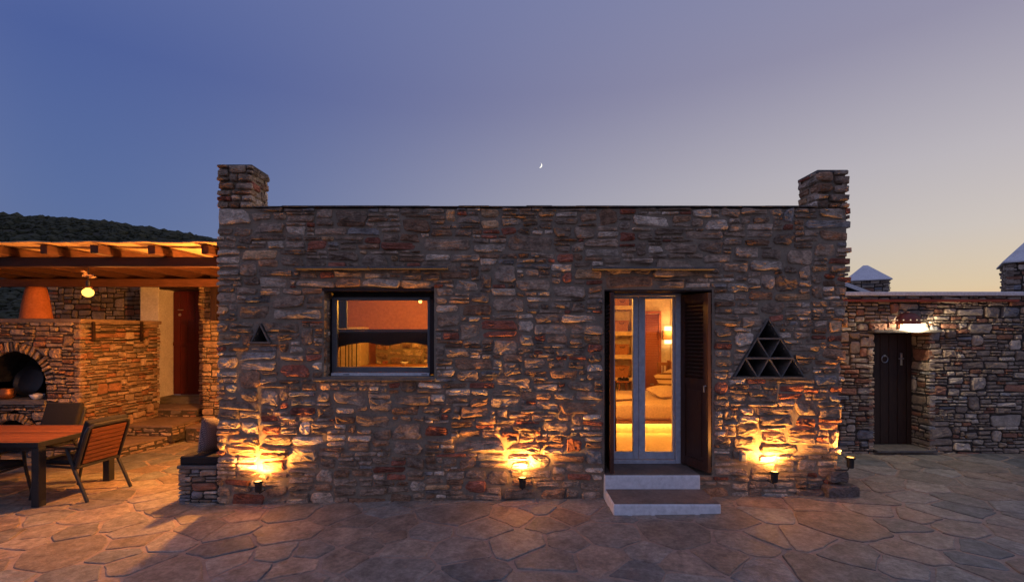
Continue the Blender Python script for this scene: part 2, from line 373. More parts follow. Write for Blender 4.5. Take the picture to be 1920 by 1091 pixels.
def frame3(o, u, v, n):
    o, u, v, n = map(Vector, (o, u, v, n))
    return lambda a, b, c=0.0: o + u * a + v * b + n * c
def stone_geo(p, fr, back, out, rg, tilt=0.25, lumps=0.35):
    if area(p) < 0: p = p[::-1]
    n = len(p); cx, cy = centroid(p); ta, tb = rg.uniform(-tilt, tilt), rg.uniform(-tilt, tilt)
    sz = math.sqrt(abs(area(p)))
    vs = [fr(x, y, -back) for x, y in p]
    def lift(x, y, k): return max(-0.01, out * k + (ta * (x - cx) + tb * (y - cy)) * min(1.0, out / 0.03) * 0.5)
    for x, y in p: vs.append(fr(x, y, lift(x, y, 0.30 + rg.uniform(-.18, .18))))
    for x, y in p:
        d = math.hypot(x - cx, y - cy); k = max(0.6, 1 - rg.uniform(0.006, 0.02) / max(d, 0.01))
        X, Y = cx + (x - cx) * k, cy + (y - cy) * k; vs.append(fr(X, Y, lift(X, Y, 0.86 + rg.uniform(-.2, .14))))
    for x, y in p:
        k = rg.uniform(0.45, 0.62); X, Y = cx + (x - cx) * k, cy + (y - cy) * k
        vs.append(fr(X, Y, lift(X, Y, 1.0 + rg.uniform(-lumps, lumps))))
    vs.append(fr(cx, cy, lift(cx, cy, 1.05 + rg.uniform(-lumps, lumps))))
    fs = []
    for r in range(3):
        for i in range(n):
            j = (i + 1) % n; fs.append((r * n + i, r * n + j, (r + 1) * n + j, (r + 1) * n + i))
    for i in range(n): fs.append((3 * n + i, 3 * n + (i + 1) % n, 4 * n))
    return vs, fs
def lay(polys, fr, parent, mat, pal, rg, out=(0.012, 0.045), back=0.08, limit=300, name='stone', tilt=0.25, lumps=0.35, all_stuff=False, view=None):
    polys = sorted((p for p in polys if p and len(p) > 2 and abs(area(p)) > 0.0004), key=lambda p: -abs(area(p)))
    rest = MB(); k = 0
    for p in polys:
        vs, fs = stone_geo(p, fr, back, rg.uniform(*out), rg, tilt, lumps)
        c = pal(rg, abs(area(p)))
        ok = (not all_stuff) and k < limit
        if ok and view and not view(fr(*centroid(p))): ok = False
        if ok: mk(name, vs, fs, mat, parent, col=c); k += 1
        else: rest.add(vs, fs, c)
    if rest.v: tag(rest.build(name + '_infill', mat, parent), kind='stuff')
def pal_facade(rg, a):
    t = rg.random(); g = rg.uniform(0.62, 1.32)
    if t < 0.40: c = (0.27, 0.215, 0.18)
    elif t < 0.58: c = (0.34, 0.285, 0.25)
    elif t < 0.69: c = (0.46, 0.415, 0.38)
    elif t < 0.84: c = (0.27, 0.175, 0.125)
    elif t < 0.91: c = (0.27, 0.11, 0.082)
    elif t < 0.96: c = (0.22, 0.225, 0.245)
    else: c = (0.42, 0.29, 0.19)
    return (c[0] * g * 1.42, c[1] * g * 1.24, c[2] * g * 1.03)
def pal_dry(rg, a):
    t = rg.random(); g = rg.uniform(0.75, 1.25)
    if t < 0.40: c = (0.24, 0.20, 0.165)
    elif t < 0.64: c = (0.30, 0.265, 0.225)
    elif t < 0.78: c = (0.36, 0.33, 0.29)
    elif t < 0.93: c = (0.25, 0.15, 0.105)
    else: c = (0.19, 0.195, 0.20)
    return (c[0] * g * 1.2, c[1] * g * 1.0, c[2] * g * 0.85)
def pal_right(rg, a):
    t = rg.random(); g = rg.uniform(0.75, 1.3) * 1.35
    if t < 0.42: c = (0.19, 0.165, 0.145)
    elif t < 0.70: c = (0.26, 0.235, 0.21)
    elif t < 0.84: c = (0.33, 0.31, 0.285)
    elif t < 0.95: c = (0.21, 0.115, 0.085)
    else: c = (0.16, 0.18, 0.22)
    return (c[0] * g * 1.12, c[1] * g * 1.0, c[2] * g * 0.87)
def pal_flag(rg, a):
    t = rg.random(); g = rg.uniform(0.75, 1.2) * 1.02
    if t < 0.36: c = (0.265, 0.237, 0.205)
    elif t < 0.66: c = (0.30, 0.246, 0.197)
    elif t < 0.84: c = (0.31, 0.233, 0.178)
    else: c = (0.205, 0.208, 0.20)
    return (c[0] * g * 0.97, c[1] * g, c[2] * g)
def rubble(W, H, seed, hs, asp, openings=(), joint=0.02, irr=1.0, wmax=0.6, wmin=0.07, u0=0.0, v0=0.0):
    rg = random.Random(seed)
    ops = [(a - u0, b - u0, c - v0, d - v0) for a, b, c, d in openings]
    res = []
    for (a, b, y0, y1) in pack(W, H, rg, hs, asp, ops, wmax, wmin):
        p = rough_poly(a, b, y0, y1, rg, joint, irr)
        if p: res.append([(x + u0, y + v0) for x, y in p])
    return res
HS_FAC = [(0.038, 3.0), (0.058, 4.6), (0.085, 4.0), (0.12, 2.3), (0.18, 1.0)]
HS_DRY = [(0.03, 3.5), (0.05, 5), (0.075, 4), (0.11, 1.6), (0.17, 0.45)]

# ------------------------------------------------------------------ ground
def gz(x): return 0.016 * (min(max(x, -3.5), 4.2) + 3.5)   # the patio falls gently to the left
gv = []; gf = []
gx = [-2500, -300, -60, -20, -9, -3.5, 4.2, 12, 40, 150, 2500]; gy = [-2500, -200, -40, -12, -8, 6, 12, 30, 60, 300, 2500]
for y in gy:
    for x in gx: gv.append((x, y, gz(x) - 0.06))
for j in range(len(gy) - 1):
    for i in range(len(gx) - 1):
        n = len(gx); gf.append((j * n + i, j * n + i + 1, (j + 1) * n + i + 1, (j + 1) * n + i))
tag(mk('ground', gv, gf, M['earth']), kind='structure')
vs = []; fs = []
xs = [-12 + i * 0.5 for i in range(53)]
for y in (-8.5, 6.0):
    for x in xs: vs.append((x, y, gz(x)))
for i in range(len(xs) - 1): fs.append((i, i + 1, len(xs) + i + 1, len(xs) + i))
patio = tag(mk('patio', vs, fs, M['grout']), kind='structure')

def crazy_paving():
    rg = random.Random(11); seeds = []; tries = 0
    x0, x1, y0, y1 = -11.5, 12.5, -8.0, 5.6
    while tries < 26000:
        tries += 1; q = (rg.uniform(x0, x1), rg.uniform(y0, y1)); m = rg.choice((0.22, 0.30, 0.44, 0.62))
        if all(math.hypot((q[0] - s[0]) * 0.85, q[1] - s[1]) > (m + s[2]) / 2 for s in seeds): seeds.append((q[0], q[1], m))
    cells = []
    for i, s in enumerate(seeds):
        nb = sorted((t for t in seeds if t is not s), key=lambda t: (t[0] - s[0]) ** 2 + (t[1] - s[1]) ** 2)[:22]
        p = [(s[0] - 1.2, s[1] - 1.2), (s[0] + 1.2, s[1] - 1.2), (s[0] + 1.2, s[1] + 1.2), (s[0] - 1.2, s[1] + 1.2)]
        for t in nb:
            a, b = t[0] - s[0], t[1] - s[1]; l = math.hypot(a, b); a /= l; b /= l
            wgt = 0.5 + 0.22 * (s[2] - t[2]) / (s[2] + t[2])
            p = clip(p, a, b, a * s[0] + b * s[1] + l * wgt - rg.uniform(0.007, 0.022))
            if len(p) < 3: break
        if len(p) < 3 or abs(area(p)) < 0.02: continue
        q = []
        for k in range(len(p)):                     # cut the corners, roughen the edges
            a, b = p[k], p[(k + 1) % len(p)]; l = math.hypot(b[0] - a[0], b[1] - a[1])
            ts = (0.06, 0.35, 0.65, 0.94) if l > 0.25 else (0.12, 0.88)
            for t in ts:
                jx = rg.uniform(-1, 1) * 0.012; q.append((a[0] + (b[0] - a[0]) * t + jx, a[1] + (b[1] - a[1]) * t + rg.uniform(-1, 1) * 0.012))
        cells.append(q)
    return cells
def flag_geo(p, rg):
    if area(p) < 0: p = p[::-1]
    n = len(p); cx, cy = centroid(p); h = rg.uniform(0.006, 0.012); ta, tb = rg.uniform(-.006, .006), rg.uniform(-.006, .006)
    f = lambda x, y, z: (x, y, gz(x) + z + (ta * (x - cx) + tb * (y - cy)) * (z > 0))
    vs = [f(x, y, -0.03) for x, y in p] + [f(x, y, h * 0.5) for x, y in p]
    for x, y in p:
        d = math.hypot(x - cx, y - cy); k = 1 - 0.008 / max(d, 0.05); vs.append(f(cx + (x - cx) * k, cy + (y - cy) * k, h))
    fs = [(r * n + i, r * n + (i + 1) % n, (r + 1) * n + (i + 1) % n, (r + 1) * n + i) for r in range(2) for i in range(n)]
    fs.append(tuple(range(2 * n, 3 * n))); return vs, fs
def seen(x, y):
    d = y + CD
    if d < 3.5 or abs(x / d) > 1.13: return False
    if y > -0.02 and -3.46 < x < 3.85: return False
    if y > 1.85 and x > 0: return False
    if -0.1 < y and x > -3.46 and x < 0: return False
    if y > 0 and abs(x) / d < 3.46 / CD and x < 0: return False
    if x < -6.3 and y > 1.9: return False
    return True
rg = random.Random(5); rest = MB(); flags = sorted(crazy_paving(), key=lambda p: -abs(area(p)) / (max(1.5, centroid(p)[1] + CD)) ** 2); k = 0
for p in flags:
    c = centroid(p)
    if -3.3 < c[0] < 3.7 and c[1] > 0.35: continue
    vs, fs = flag_geo(p, rg); cc = pal_flag(rg, 0)
    if seen(*c) and k < 300: mk('flagstone', vs, fs, M['flag'], patio, col=cc); k += 1
    else: rest.add(vs, fs, cc)
tag(rest.build('flagstone_infill', M['flag'], patio), kind='stuff')

# ------------------------------------------------------------------ the stone house
SC = FPX / CD                                       # pixels per metre in the facade plane
def FX(px): return (px - 960) / SC
def FZ(py): return CZ - (py - HY) / SC
house = thing('stone_house', 'long flat roofed rubble stone house with two corner pillars, in the middle', 'house', (0.2, 0, 0))
HX0, HX1, TOP = FX(406), 3.96, FZ(390)
win = (FX(606), FX(816), FZ(708), FZ(540)); WX0, WX1, WZ0, WZ1 = win
DX0, DX1, DZ1 = FX(1131), 2.36, FZ(541)
door = (DX0, DX1, 0.33, DZ1); step_hole = (DX0, 2.19, -0.2, 0.36)
tri_main = [(FX(1374), FZ(708)), (FX(1506), FZ(708)), (FX(1438), FZ(598))]
tri_small = [(FX(473), FZ(642)), (FX(507), FZ(642)), (FX(490), FZ(607))]
frF = frame3((0, 0, 0), (1, 0, 0), (0, 0, 1), (0, -1, 0))
def intri(x, z, t):
    s = [(t[(i + 1) % 3][0] - t[i][0]) * (z - t[i][1]) - (t[(i + 1) % 3][1] - t[i][1]) * (x - t[i][0]) for i in range(3)]
    return all(q >= 0 for q in s) or all(q <= 0 for q in s)
def right_edge(z): return min(3.80 + 0.055 * max(0, z - 0.3), 3.955)
# lumpy mortar bed of the facade, with the holes left open
st = 0.035; nx = int((HX1 - 0.02 - HX0 - 0.03) / st); nz = int((TOP + 0.08) / st); idx = {}; vs = []; fs = []
def mort(x, z):
    return 0.006 * noise.noise(Vector((x * 4, z * 5, 0))) + 0.008 * noise.noise(Vector((x * 13, z * 15, 3))) - 0.003
def inhole(x, z):
    for (a, b, c, d) in (win, door, step_hole):
        if a < x < b and c < z < d: return True
    return intri(x, z, tri_main) or intri(x, z, tri_small)
def mv(i, j):
    if (i, j) not in idx:
        x = HX0 + 0.03 + i * st; z = -0.08 + j * (TOP + 0.07) / nz
        x = min(x, right_edge(z) - 0.03)
        idx[(i, j)] = len(vs); vs.append((x, -mort(x, z), z))
    return idx[(i, j)]
for i in range(nx):
    for j in range(nz):
        x = HX0 + 0.03 + (i + 0.5) * st; z = -0.08 + (j + 0.5) * (TOP + 0.07) / nz
        if not inhole(x, z) and x < right_edge(z): fs.append((mv(i, j), mv(i + 1, j), mv(i + 1, j + 1), mv(i, j + 1)))
wall = mk('wall', vs, fs, M['mortar'], house, smooth=True)
polys = rubble(HX1 + 0.06 - HX0, TOP + 0.05, 21, HS_FAC, (1.7, 5.2), [win, door, step_hole], joint=0.006, irr=1.2, u0=HX0, v0=-0.05)
pp_ = []
for p in polys:
    for t in (tri_main, tri_small):
        c = centroid(p)
        if min(t[0][0], t[1][0]) - 0.5 < c[0] < t[1][0] + 0.5 and any(intri(x, z, t) for x, z in p + [c]) or any(min(q[0] for q in p) < tx < max(q[0] for q in p) and min(q[1] for q in p) < tz < max(q[1] for q in p) for tx, tz in t):
            p = cut_convex(p, t, 0.02)
            if len(p) < 3: break
    if len(p) < 3: continue
    r_ = random.Random(int(p[0][0] * 1e4)); e = r_.uniform(-0.035, 0.035)
    p = clip(p, 1, -0.055, 3.80 - 0.055 * 0.3 + e)
    if len(p) > 2: p = clip(p, 1, 0, 3.955 + e)
    if len(p) > 2: pp_.append(p)
lay(pp_, frF, wall, M['facade'], pal_facade, random.Random(22), out=(0.014, 0.032), back=0.10, tilt=0.45, lumps=0.40)
# solid body behind: side and back walls, roof, reveals
body = MB()
body.box(HX0 + 0.05, HX0 + 0.45, 0.42, 5.0, -0.1, TOP - 0.02)
body.box(3.45, 3.78, 0.42, 5.0, -0.1, TOP - 0.02)
body.box(HX0 + 0.05, 3.78, 5.0, 5.4, -0.1, TOP - 0.02)
body.build('side_wall', M['mortar'], house)
inn = MB()                                          # the thick front wall round the two openings
def slab(x0, x1, z0, z1): inn.box(x0, x1, 0.035, 0.45, z0, z1)
slab(HX0 + 0.05, WX0 - 0.001, -0.1, WZ0 - 0.05); slab(WX0, WX1, -0.1, WZ0 - 0.002); slab(WX1 + 0.001, DX0 - 0.002, -0.1, TOP - 0.02)
slab(WX0, WX1, WZ1 + 0.002, TOP - 0.02); slab(DX0, DX1, DZ1 + 0.002, TOP - 0.02); slab(2.192, DX1, -0.1, 0.325)
slab(HX0 + 0.05, tri_small[0][0] - .02, WZ0 - 0.048, TOP - 0.02); slab(tri_small[1][0] + .02, WX0 - 0.001, WZ0 - 0.048, TOP - 0.02)
slab(tri_small[0][0] - .019, tri_small[1][0] + .019, WZ0 - 0.048, tri_small[0][1] - .02); slab(tri_small[0][0] - .019, tri_small[1][0] + .019, tri_small[2][1] + .02, TOP - 0.02)
slab(DX1 + 0.001, tri_main[0][0] - .03, -0.1, TOP - 0.02); slab(tri_main[1][0] + .03, 3.72, -0.1, TOP - 0.02)
slab(tri_main[0][0] - .029, tri_main[1][0] + .029, -0.1, tri_main[0][1] - .02); slab(tri_main[0][0] - .029, tri_main[1][0] + .029, tri_main[2][1] + .02, TOP - 0.02)
inn.build('inner_wall', M['mortar'], house)
box('roof', M['mortar'], house, HX0 + 0.06, 3.78, 0.04, 5.38, TOP - 0.016, TOP + 0.004)
# weathered stone cap along the parapet
cap = MB(); rg = random.Random(8); x = FX(474) + 0.004
while x < FX(1531) - 0.01:
    wv_ = rg.uniform(0.25, 0.7); cap.box(x, min(x + wv_, FX(1531) - 0.004), -0.03 + rg.uniform(-.012, .012), 0.40, TOP + 0.006, TOP + 0.020 + rg.uniform(-.002, .002), 0.004, col=(0.16, 0.14, 0.125)); x += wv_
cap.build('coping', M['facade'], house)
# side walls of the house, only just seen from a step aside
for (xo, nrm, sd_) in ((HX0 + 0.05, -1, 31), (3.78, 1, 32)):
    fr = frame3((xo, 0.02, 0), (0, 1, 0), (0, 0, 1), (nrm, 0, 0))
    lay(rubble(5.3, TOP, sd_, HS_FAC, (1.4, 3.4), joint=0.02), fr, house, M['facade'], pal_facade, random.Random(sd_), name='side_stone', all_stuff=True)
# corner pillars
def pillar(x0, x1, d, z0, z1, seed, lab):
    c = box('corner_pillar', M['mortar'], house, x0 + 0.03, x1 - 0.03, 0.03, d - 0.03, z0 + 0.004, z1 - 0.03); tag(c, lab)
    faces = [(frame3((x0, 0.0, z0), (1, 0, 0), (0, 0, 1), (0, -1, 0)), x1 - x0), (frame3((x1 - 0.03, 0.0, z0), (0, 1, 0), (0, 0, 1), (1, 0, 0)), d),
             (frame3((x0 + 0.03, 0.0, z0), (0, 1, 0), (0, 0, 1), (-1, 0, 0)), d), (frame3((x0, d - 0.03, z0), (1, 0, 0), (0, 0, 1), (0, 1, 0)), x1 - x0)]
    for k, (fr, W) in enumerate(faces):
        ps = rubble(W, z1 - z0, seed + k, [(0.06, 3), (0.09, 4), (0.12, 2)], (1.5, 3.4), joint=0.014, irr=0.8, wmax=0.34)
        lay(ps, fr, c, M['facade'], pal_facade, random.Random(seed + k), out=(0.012, 0.04), back=0.05)
    cp = MB(); cp.box(x0 + 0.012, x1 - 0.012, 0.002, d - 0.002, z1 - 0.035, z1 + 0.006, 0.012, col=(0.15, 0.13, 0.12)); cp.build('cap_slab', M['facade'], c)
pillar(HX0 - 0.0, FX(474), 0.39, TOP - 0.004, FZ(309), 41, 'taller left pillar rising above the roof')
pillar(FX(1531), 3.955, 0.39, TOP - 0.004, FZ(319), 51, 'right pillar rising above the roof')
# low rough plinth at the right-hand corner
pl = MB(); rg = random.Random(61)
for (a, b, y0, y1, z0, z1) in ((3.60, 4.02, -0.10, 0.30, -0.02, 0.27), (3.66, 3.93, -0.03, 0.35, 0.26, 0.40), (3.30, 3.62, -0.035, 0.1, -0.02, 0.2)):
    fr = frame3((0, y0, 0), (1, 0, 0), (0, 0, 1), (0, -1, 0))
    p = rough_poly(a, b, z0, z1, rg, 0.0, 0.7); vv, ff = stone_geo(p, fr, y1 - y0, 0.03, rg); pl.add(vv, ff, (0.17, 0.13, 0.11))
pl.build('plinth_stone', M['facade'], house)

# projecting drip slabs, lintels and sill
rg = random.Random(71)
def drip(x0, x1, z, name='drip_course'):
    n = max(2, int((x1 - x0) / 0.6)); e = [x0 + (x1 - x0) * i / n + (rg.uniform(-.08, .08) if 0 < i < n else 0) for i in range(n + 1)]
    g = MB()
    for i in range(n):
        z_ = z + rg.uniform(-.006, .006); g.box(e[i] + .004, e[i + 1] - .004, -0.125 + rg.uniform(-.02, .02), 0.05, z_, z_ + 0.028, 0.006)
    g.build(name, M['slate'], house)
drip(FX(560), FX(842), FZ(507)); drip(FX(1107), FX(1335), FZ(507))
box('lintel', M['wood_dk'], house, WX0 - 0.02, WX1 + 0.01, 0.006, 0.44, WZ1 - 0.035, WZ1, 0.004)
box('lintel', M['wood_dk'], house, DX0 + 0.001, DX1 - 0.01, 0.006, 0.44, DZ1 - 0.03, DZ1, 0.004)
# stones lining the reveals
for (xo, nrm, z0, z1, sd_) in ((WX0, 1, WZ0, WZ1 - 0.04, 81), (WX1, -1, WZ0, WZ1 - 0.04, 82), (DX0, 1, 0.36, DZ1 - 0.03, 83), (DX1, -1, 0.34, DZ1 - 0.03, 84)):
    fr = frame3((xo, 0.0, z0), (0, 1, 0), (0, 0, 1), (nrm, 0, 0))
    lay(rubble(0.22 if sd_ < 83 else 0.4, z1 - z0, sd_, HS_FAC, (1.2, 2.4), joint=0.012), fr, house, M['facade'], pal_facade, random.Random(sd_), out=(0.004, 0.014), name='reveal_stone', all_stuff=True)

# ---- window
WY = 0.20
wn = box('window', M['wood_dk'], house, WX0 + 0.02, WX1 - 0.004, WY + 0.06, WY + 0.09, WZ1 - 0.115, WZ1 - 0.036)   # top rail of the dark casing
def wbox(name, mat, a, b, y0, y1, c, d, bev=0.003): return box(name, mat, wn, a, b, y0, y1, c, d, bev)
d_ = CD + WY; SX0, SX1, SZ1, SZ0 = PX(622, d_), PX(806, d_), PZ(557, d_), PZ(703, d_)
wbox('casing', M['wood_dk'], WX0 + 0.016, SX0 - 0.002, WY - 0.02, WY + 0.09, WZ0 + 0.02, WZ1 - 0.117)
wbox('casing', M['wood_dk'], SX1 + 0.002, WX1 - 0.004, WY - 0.02, WY + 0.09, WZ0 + 0.02, WZ1 - 0.117)
fw = 0.062
wbox('frame_rail', M['alu_dk'], SX0, SX1, WY, WY + 0.06, SZ1 - fw * 0.62, SZ1, 0.006); wbox('frame_rail', M['alu_dk'], SX0, SX1, WY, WY + 0.06, SZ0 + 0.035, SZ0 + 0.035 + fw, 0.006)
wbox('frame_stile', M['alu_dk'], SX0, SX0 + fw, WY + 0.002, WY + 0.058, SZ0 + 0.035, SZ1 - 0.002, 0.006); wbox('frame_stile', M['alu_dk'], SX1 - 0.03, SX1, WY + 0.002, WY + 0.058, SZ0 + 0.035, SZ1 - 0.002, 0.006)
wbox('track', M['white'], SX0 + 0.01, SX1, WY - 0.05, WY + 0.05, SZ0 - 0.005, SZ0 + 0.03, 0.004)
for xx in (PX(652, d_), PX(797, d_)): wbox('drain_cap', M['black'], xx - 0.035, xx + 0.035, WY - 0.056, WY - 0.049, SZ0 + 0.010, SZ0 + 0.017, 0.002)
wbox('glass_pane', M['glass'], SX0 + fw - 0.01, SX1 - 0.028, WY + 0.028, WY + 0.034, SZ0 + 0.08, SZ1 - 0.03, 0)
wbox('sill', M['slate'], FX(590), FX(818), -0.06, WY + 0.09, WZ0 - 0.03, WZ0 + 0.006, 0.008)

# ---- french door
DY = 0.42; d_ = CD + DY
FX0, FX1, FZ1, FZ0 = PX(1141, d_), PX(1276, d_), PZ(548, d_), 0.366
fd = box('french_door', M['alu'], house, FX0, FX1, DY - 0.02, DY + 0.07, FZ1 - 0.045, FZ1, 0.006)
def dbox(name, mat, a, b, c, d, y0=DY, y1=DY + 0.06, bev=0.006): return box(name, mat, fd, a, b, y0, y1, c, d, bev)
dbox('frame_jamb', M['alu'], FX0, PX(1147, d_), FZ0, FZ1 - 0.047, DY - 0.02, DY + 0.07); dbox('frame_jamb', M['alu'], PX(1266, d_), FX1, FZ0, FZ1 - 0.047, DY - 0.02, DY + 0.07)
dbox('threshold', M['alu'], PX(1147, d_) + 0.002, PX(1266, d_) - 0.002, FZ0, FZ0 + 0.045, DY - 0.03, DY + 0.08)
for (a, b, ga, gb) in ((1147, 1197, 1153, 1187), (1197.6, 1265, 1210, 1262)):
    dbox('stile', M['alu'], PX(a, d_), PX(ga, d_), FZ0 + 0.05, FZ1 - 0.05); dbox('stile', M['alu'], PX(gb, d_), PX(b, d_), FZ0 + 0.05, FZ1 - 0.05)
    dbox('bottom_rail', M['alu'], PX(ga, d_), PX(gb, d_), FZ0 + 0.05, PZ(847, d_), DY + 0.004, DY + 0.056); dbox('top_rail', M['alu'], PX(ga, d_), PX(gb, d_), PZ(560, d_), FZ1 - 0.05, DY + 0.004, DY + 0.056)
    dbox('glass_pane', M['glass'], PX(ga, d_) - 0.005, PX(gb, d_) + 0.005, PZ(847, d_) - 0.01, PZ(560, d_) + 0.01, DY + 0.027, DY + 0.033, 0)
box('doorhead', M['wood_dk'], house, DX0 + 0.02, DX1 - 0.03, DY + 0.0, DY + 0.10, FZ1 + 0.003, DZ1 - 0.032)
box('door_surround', M['mortar'], house, FX1 + 0.003, DX1 + 0.05, DY + 0.02, DY + 0.12, 0.33, DZ1 + 0.04); box('door_surround', M['mortar'], house, DX0 - 0.05, FX0 - 0.003, DY + 0.02, DY + 0.12, 0.33, DZ1 + 0.04)

# ---- louvred shutters of the door, hinged at the frame and swung outwards
def shutter(hx, hy, fx, fy, lab, flip=1):
    u = Vector((fx - hx, fy - hy, 0)); W = u.length; u.normalize(); n = Vector((-u.y, u.x, 0)) * flip
    z0, z1 = 0.385, DZ1 - 0.05; o = Vector((hx, hy, 0))
    def bx(name, a, b, c, d, t0, t1, par, bev=0.004):
        Mx = [o + u * p + n * q + Vector((0, 0, r)) for p in (a, b) for q in (t0, t1) for r in (c, d)]
        fs = [(0, 1, 3, 2), (4, 6, 7, 5), (0, 4, 5, 1), (2, 3, 7, 6), (0, 2, 6, 4), (1, 5, 7, 3)]
        return mk(name, Mx, fs, M['wood_shut'], par)
    sh = bx('shutter', 0, 0.075, z0, z1, -0.021, 0.021, house); tag(sh, lab)
    bx('stile', W - 0.08, W, z0, z1, -0.021, 0.021, sh)
    zm = z0 + (z1 - z0) * 0.47
    for c, d in ((z0, z0 + 0.11), (zm, zm + 0.09), (z1 - 0.09, z1)): bx('rail', 0.076, W - 0.081, c, d, -0.019, 0.019, sh)
    bx('panel', 0.076, W - 0.081, z0 + 0.111, zm - 0.001, -0.008, 0.008, sh); bx('raised_field', 0.115, W - 0.12, z0 + 0.16, zm - 0.05, -0.016, 0.016, sh)
    k = 20; zz0, zz1 = zm + 0.092, z1 - 0.092
    for i in range(k):
        zc = zz0 + (zz1 - zz0) * (i + 0.5) / k; dz = 0.016
        vs = [o + u * p + n * q + Vector((0, 0, zc + r)) for p in (0.076, W - 0.081) for q, r in ((-0.017, -dz - .004), (-0.017, -dz + .004), (0.017, dz + .004), (0.017, dz - .004))]
        mk('slat', vs, [(0, 1, 2, 3), (7, 6, 5, 4), (0, 4, 5, 1), (1, 5, 6, 2), (2, 6, 7, 3), (3, 7, 4, 0)], M['wood_shut'], sh)
    return sh, bx, W
sh, bx, W_ = shutter(PX(1279, CD + 0.39), 0.39, PX(1332, CD - 0.05) - 0.01, -0.05, 'right louvred shutter swung open beside the glass door', -1)
kb = MB(); c_ = WL[sh]; kx, ky = PX(1326, CD - 0.0), -0.005
kb.tube([(kx - 0.03, ky - 0.03, 1.39), (kx - 0.055, ky - 0.035, 1.39), (kx - 0.055, ky - 0.035, 1.32)], 0.009, 8); kb.build('latch', M['steel'], sh)
shutter(PX(1138, CD + 0.39) + 0.0, 0.39, PX(1147, CD - 0.06) - 0.0, -0.08, 'left louvred shutter seen nearly edge on', 1)

# ---- triangular pigeonholes of thin slate
def bar2(mb, a, b, t, y0, y1):
    (x0, z0), (x1, z1) = a, b; l = math.hypot(x1 - x0, z1 - z0); nx_, nz_ = -(z1 - z0) / l * t / 2, (x1 - x0) / l * t / 2
    mb.prism([(x0 + nx_, z0 + nz_), (x1 + nx_, z1 + nz_), (x1 - nx_, z1 - nz_), (x0 - nx_, z0 - nz_)], frF, -y0, -y1)
def niche(tri, rows, lab):
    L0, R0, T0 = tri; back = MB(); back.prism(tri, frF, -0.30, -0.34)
    nb = back.build('pigeonhole', M['soot_shade'], house); tag(nb, lab)  # dark back colour paints in the shade of the hole
    g = MB()
    for i in range(rows):
        f = i / rows; a = (L0[0] + (T0[0] - L0[0]) * f, L0[1] + (T0[1] - L0[1]) * f); b = (R0[0] + (T0[0] - R0[0]) * f, R0[1] + (T0[1] - R0[1]) * f)
        bar2(g, (a[0] - (0.02 if i == 0 else 0), a[1]), (b[0] + (0.02 if i == 0 else 0), b[1]), 0.02, -0.045 - i * 0.002, 0.31)
        n = rows - i; f2 = (i + 1) / rows
        a2 = (L0[0] + (T0[0] - L0[0]) * f2, L0[1] + (T0[1] - L0[1]) * f2); b2 = (R0[0] + (T0[0] - R0[0]) * f2, R0[1] + (T0[1] - R0[1]) * f2)
        for k in range(n):
            p0 = (a[0] + (b[0] - a[0]) * k / n, a[1]); p1 = (a[0] + (b[0] - a[0]) * (k + 1) / n, a[1])
            m_ = n - 1; q = (a2[0] + ((b2[0] - a2[0]) * k / m_ if m_ else 0), a2[1])
            bar2(g, p0, q, 0.013, -0.036 + 0.002 * k, 0.30); bar2(g, p1, q, 0.013, -0.041 + 0.002 * k, 0.30)
    g.build('divider_slate', M['slate'], nb)
niche(tri_main, 3, 'triangle of pigeonholes made from thin slates'); niche(tri_small, 1, 'single small triangular pigeonhole')

# ---- grey box on the wall
sb = thing('socket_box', 'small pale weatherproof box on the wall beside the rightmost facade uplight', 'socket', (FX(1389), -0.05, FZ(854)))
box('back_box', M['plastic'], sb, FX(1389) - 0.034, FX(1389) + 0.034, -0.07, -0.02, FZ(862), FZ(847), 0.006); box('cover_flap', M['plastic'], sb, FX(1389) - 0.026, FX(1389) + 0.026, -0.078, -0.07, FZ(860), FZ(849), 0.003)

# ---- doorstep
ds = thing('doorstep', 'two whitewashed steps with brown treads below the glass door', 'steps', (1.65, -0.25, 0.05))
def step(name, x0, x1, y0, y1, z0, z1):
    s_ = box(name, M['white_step'], ds, x0, x1, y0, y1, z0, z1 - 0.004, 0.018)
    box('tread', M['tread'], s_, x0 + 0.012, x1 - 0.012, y0 + 0.012, y1 - 0.004, z1 - 0.004, z1 + 0.002)
step('lower_step', 1.075, 2.215, -0.535, -0.065, 0.04, 0.20); step('upper_step', DX0 + 0.006, 2.185, -0.06, 0.41, 0.04, 0.362)

# ------------------------------------------------------------------ wall uplights
def uplight(x, y, z, label, power, nrm=(0, -1)):
    t = thing('wall_uplight', label, 'uplight', (x, y, z), 0, 'small black wall uplights')
    b = MB(); b.lathe([(0.0, z - 0.125), (0.030, z - 0.125), (0.036, z - 0.118), (0.038, z - 0.03), (0.050, z - 0.022), (0.050, z + 0.002), (0.042, z + 0.002), (0.040, z - 0.012)], x, y, 20); b.build('housing', M['black'], t, smooth=False)
    l_ = MB(); l_.lathe([(0.0, z - 0.006), (0.040, z - 0.006)], x, y, 20); l_.build('lens', M['lens'], t)
    br = MB(); dx, dy = -nrm[0], -nrm[1]
    br.tube([(x, y, z - 0.07), (x + dx * 0.03, y + dy * 0.03, z - 0.15), (x + dx * 0.17, y + dy * 0.17, z - 0.15)], 0.008, 6); br.build('bracket', M['black'], t)
    for kind, e, h in (('SPOT', power, 0.022), ('POINT', power * 0.035, 0.05)):      # the beam, and the glow that spills past the rim
        la = bpy.data.lights.new('uplight_lamp', kind); la.energy = e; la.color = (1.0, 0.42, 0.08); la.shadow_soft_size = 0.03
        if kind == 'SPOT': la.spot_size = R(164); la.spot_blend = 0.5
        lo = bpy.data.objects.new('uplight_lamp', la); COL.objects.link(lo); lo.parent = t; lo.location = (0, 0, h); lo.rotation_euler = (math.pi, 0, 0)
UP = 90
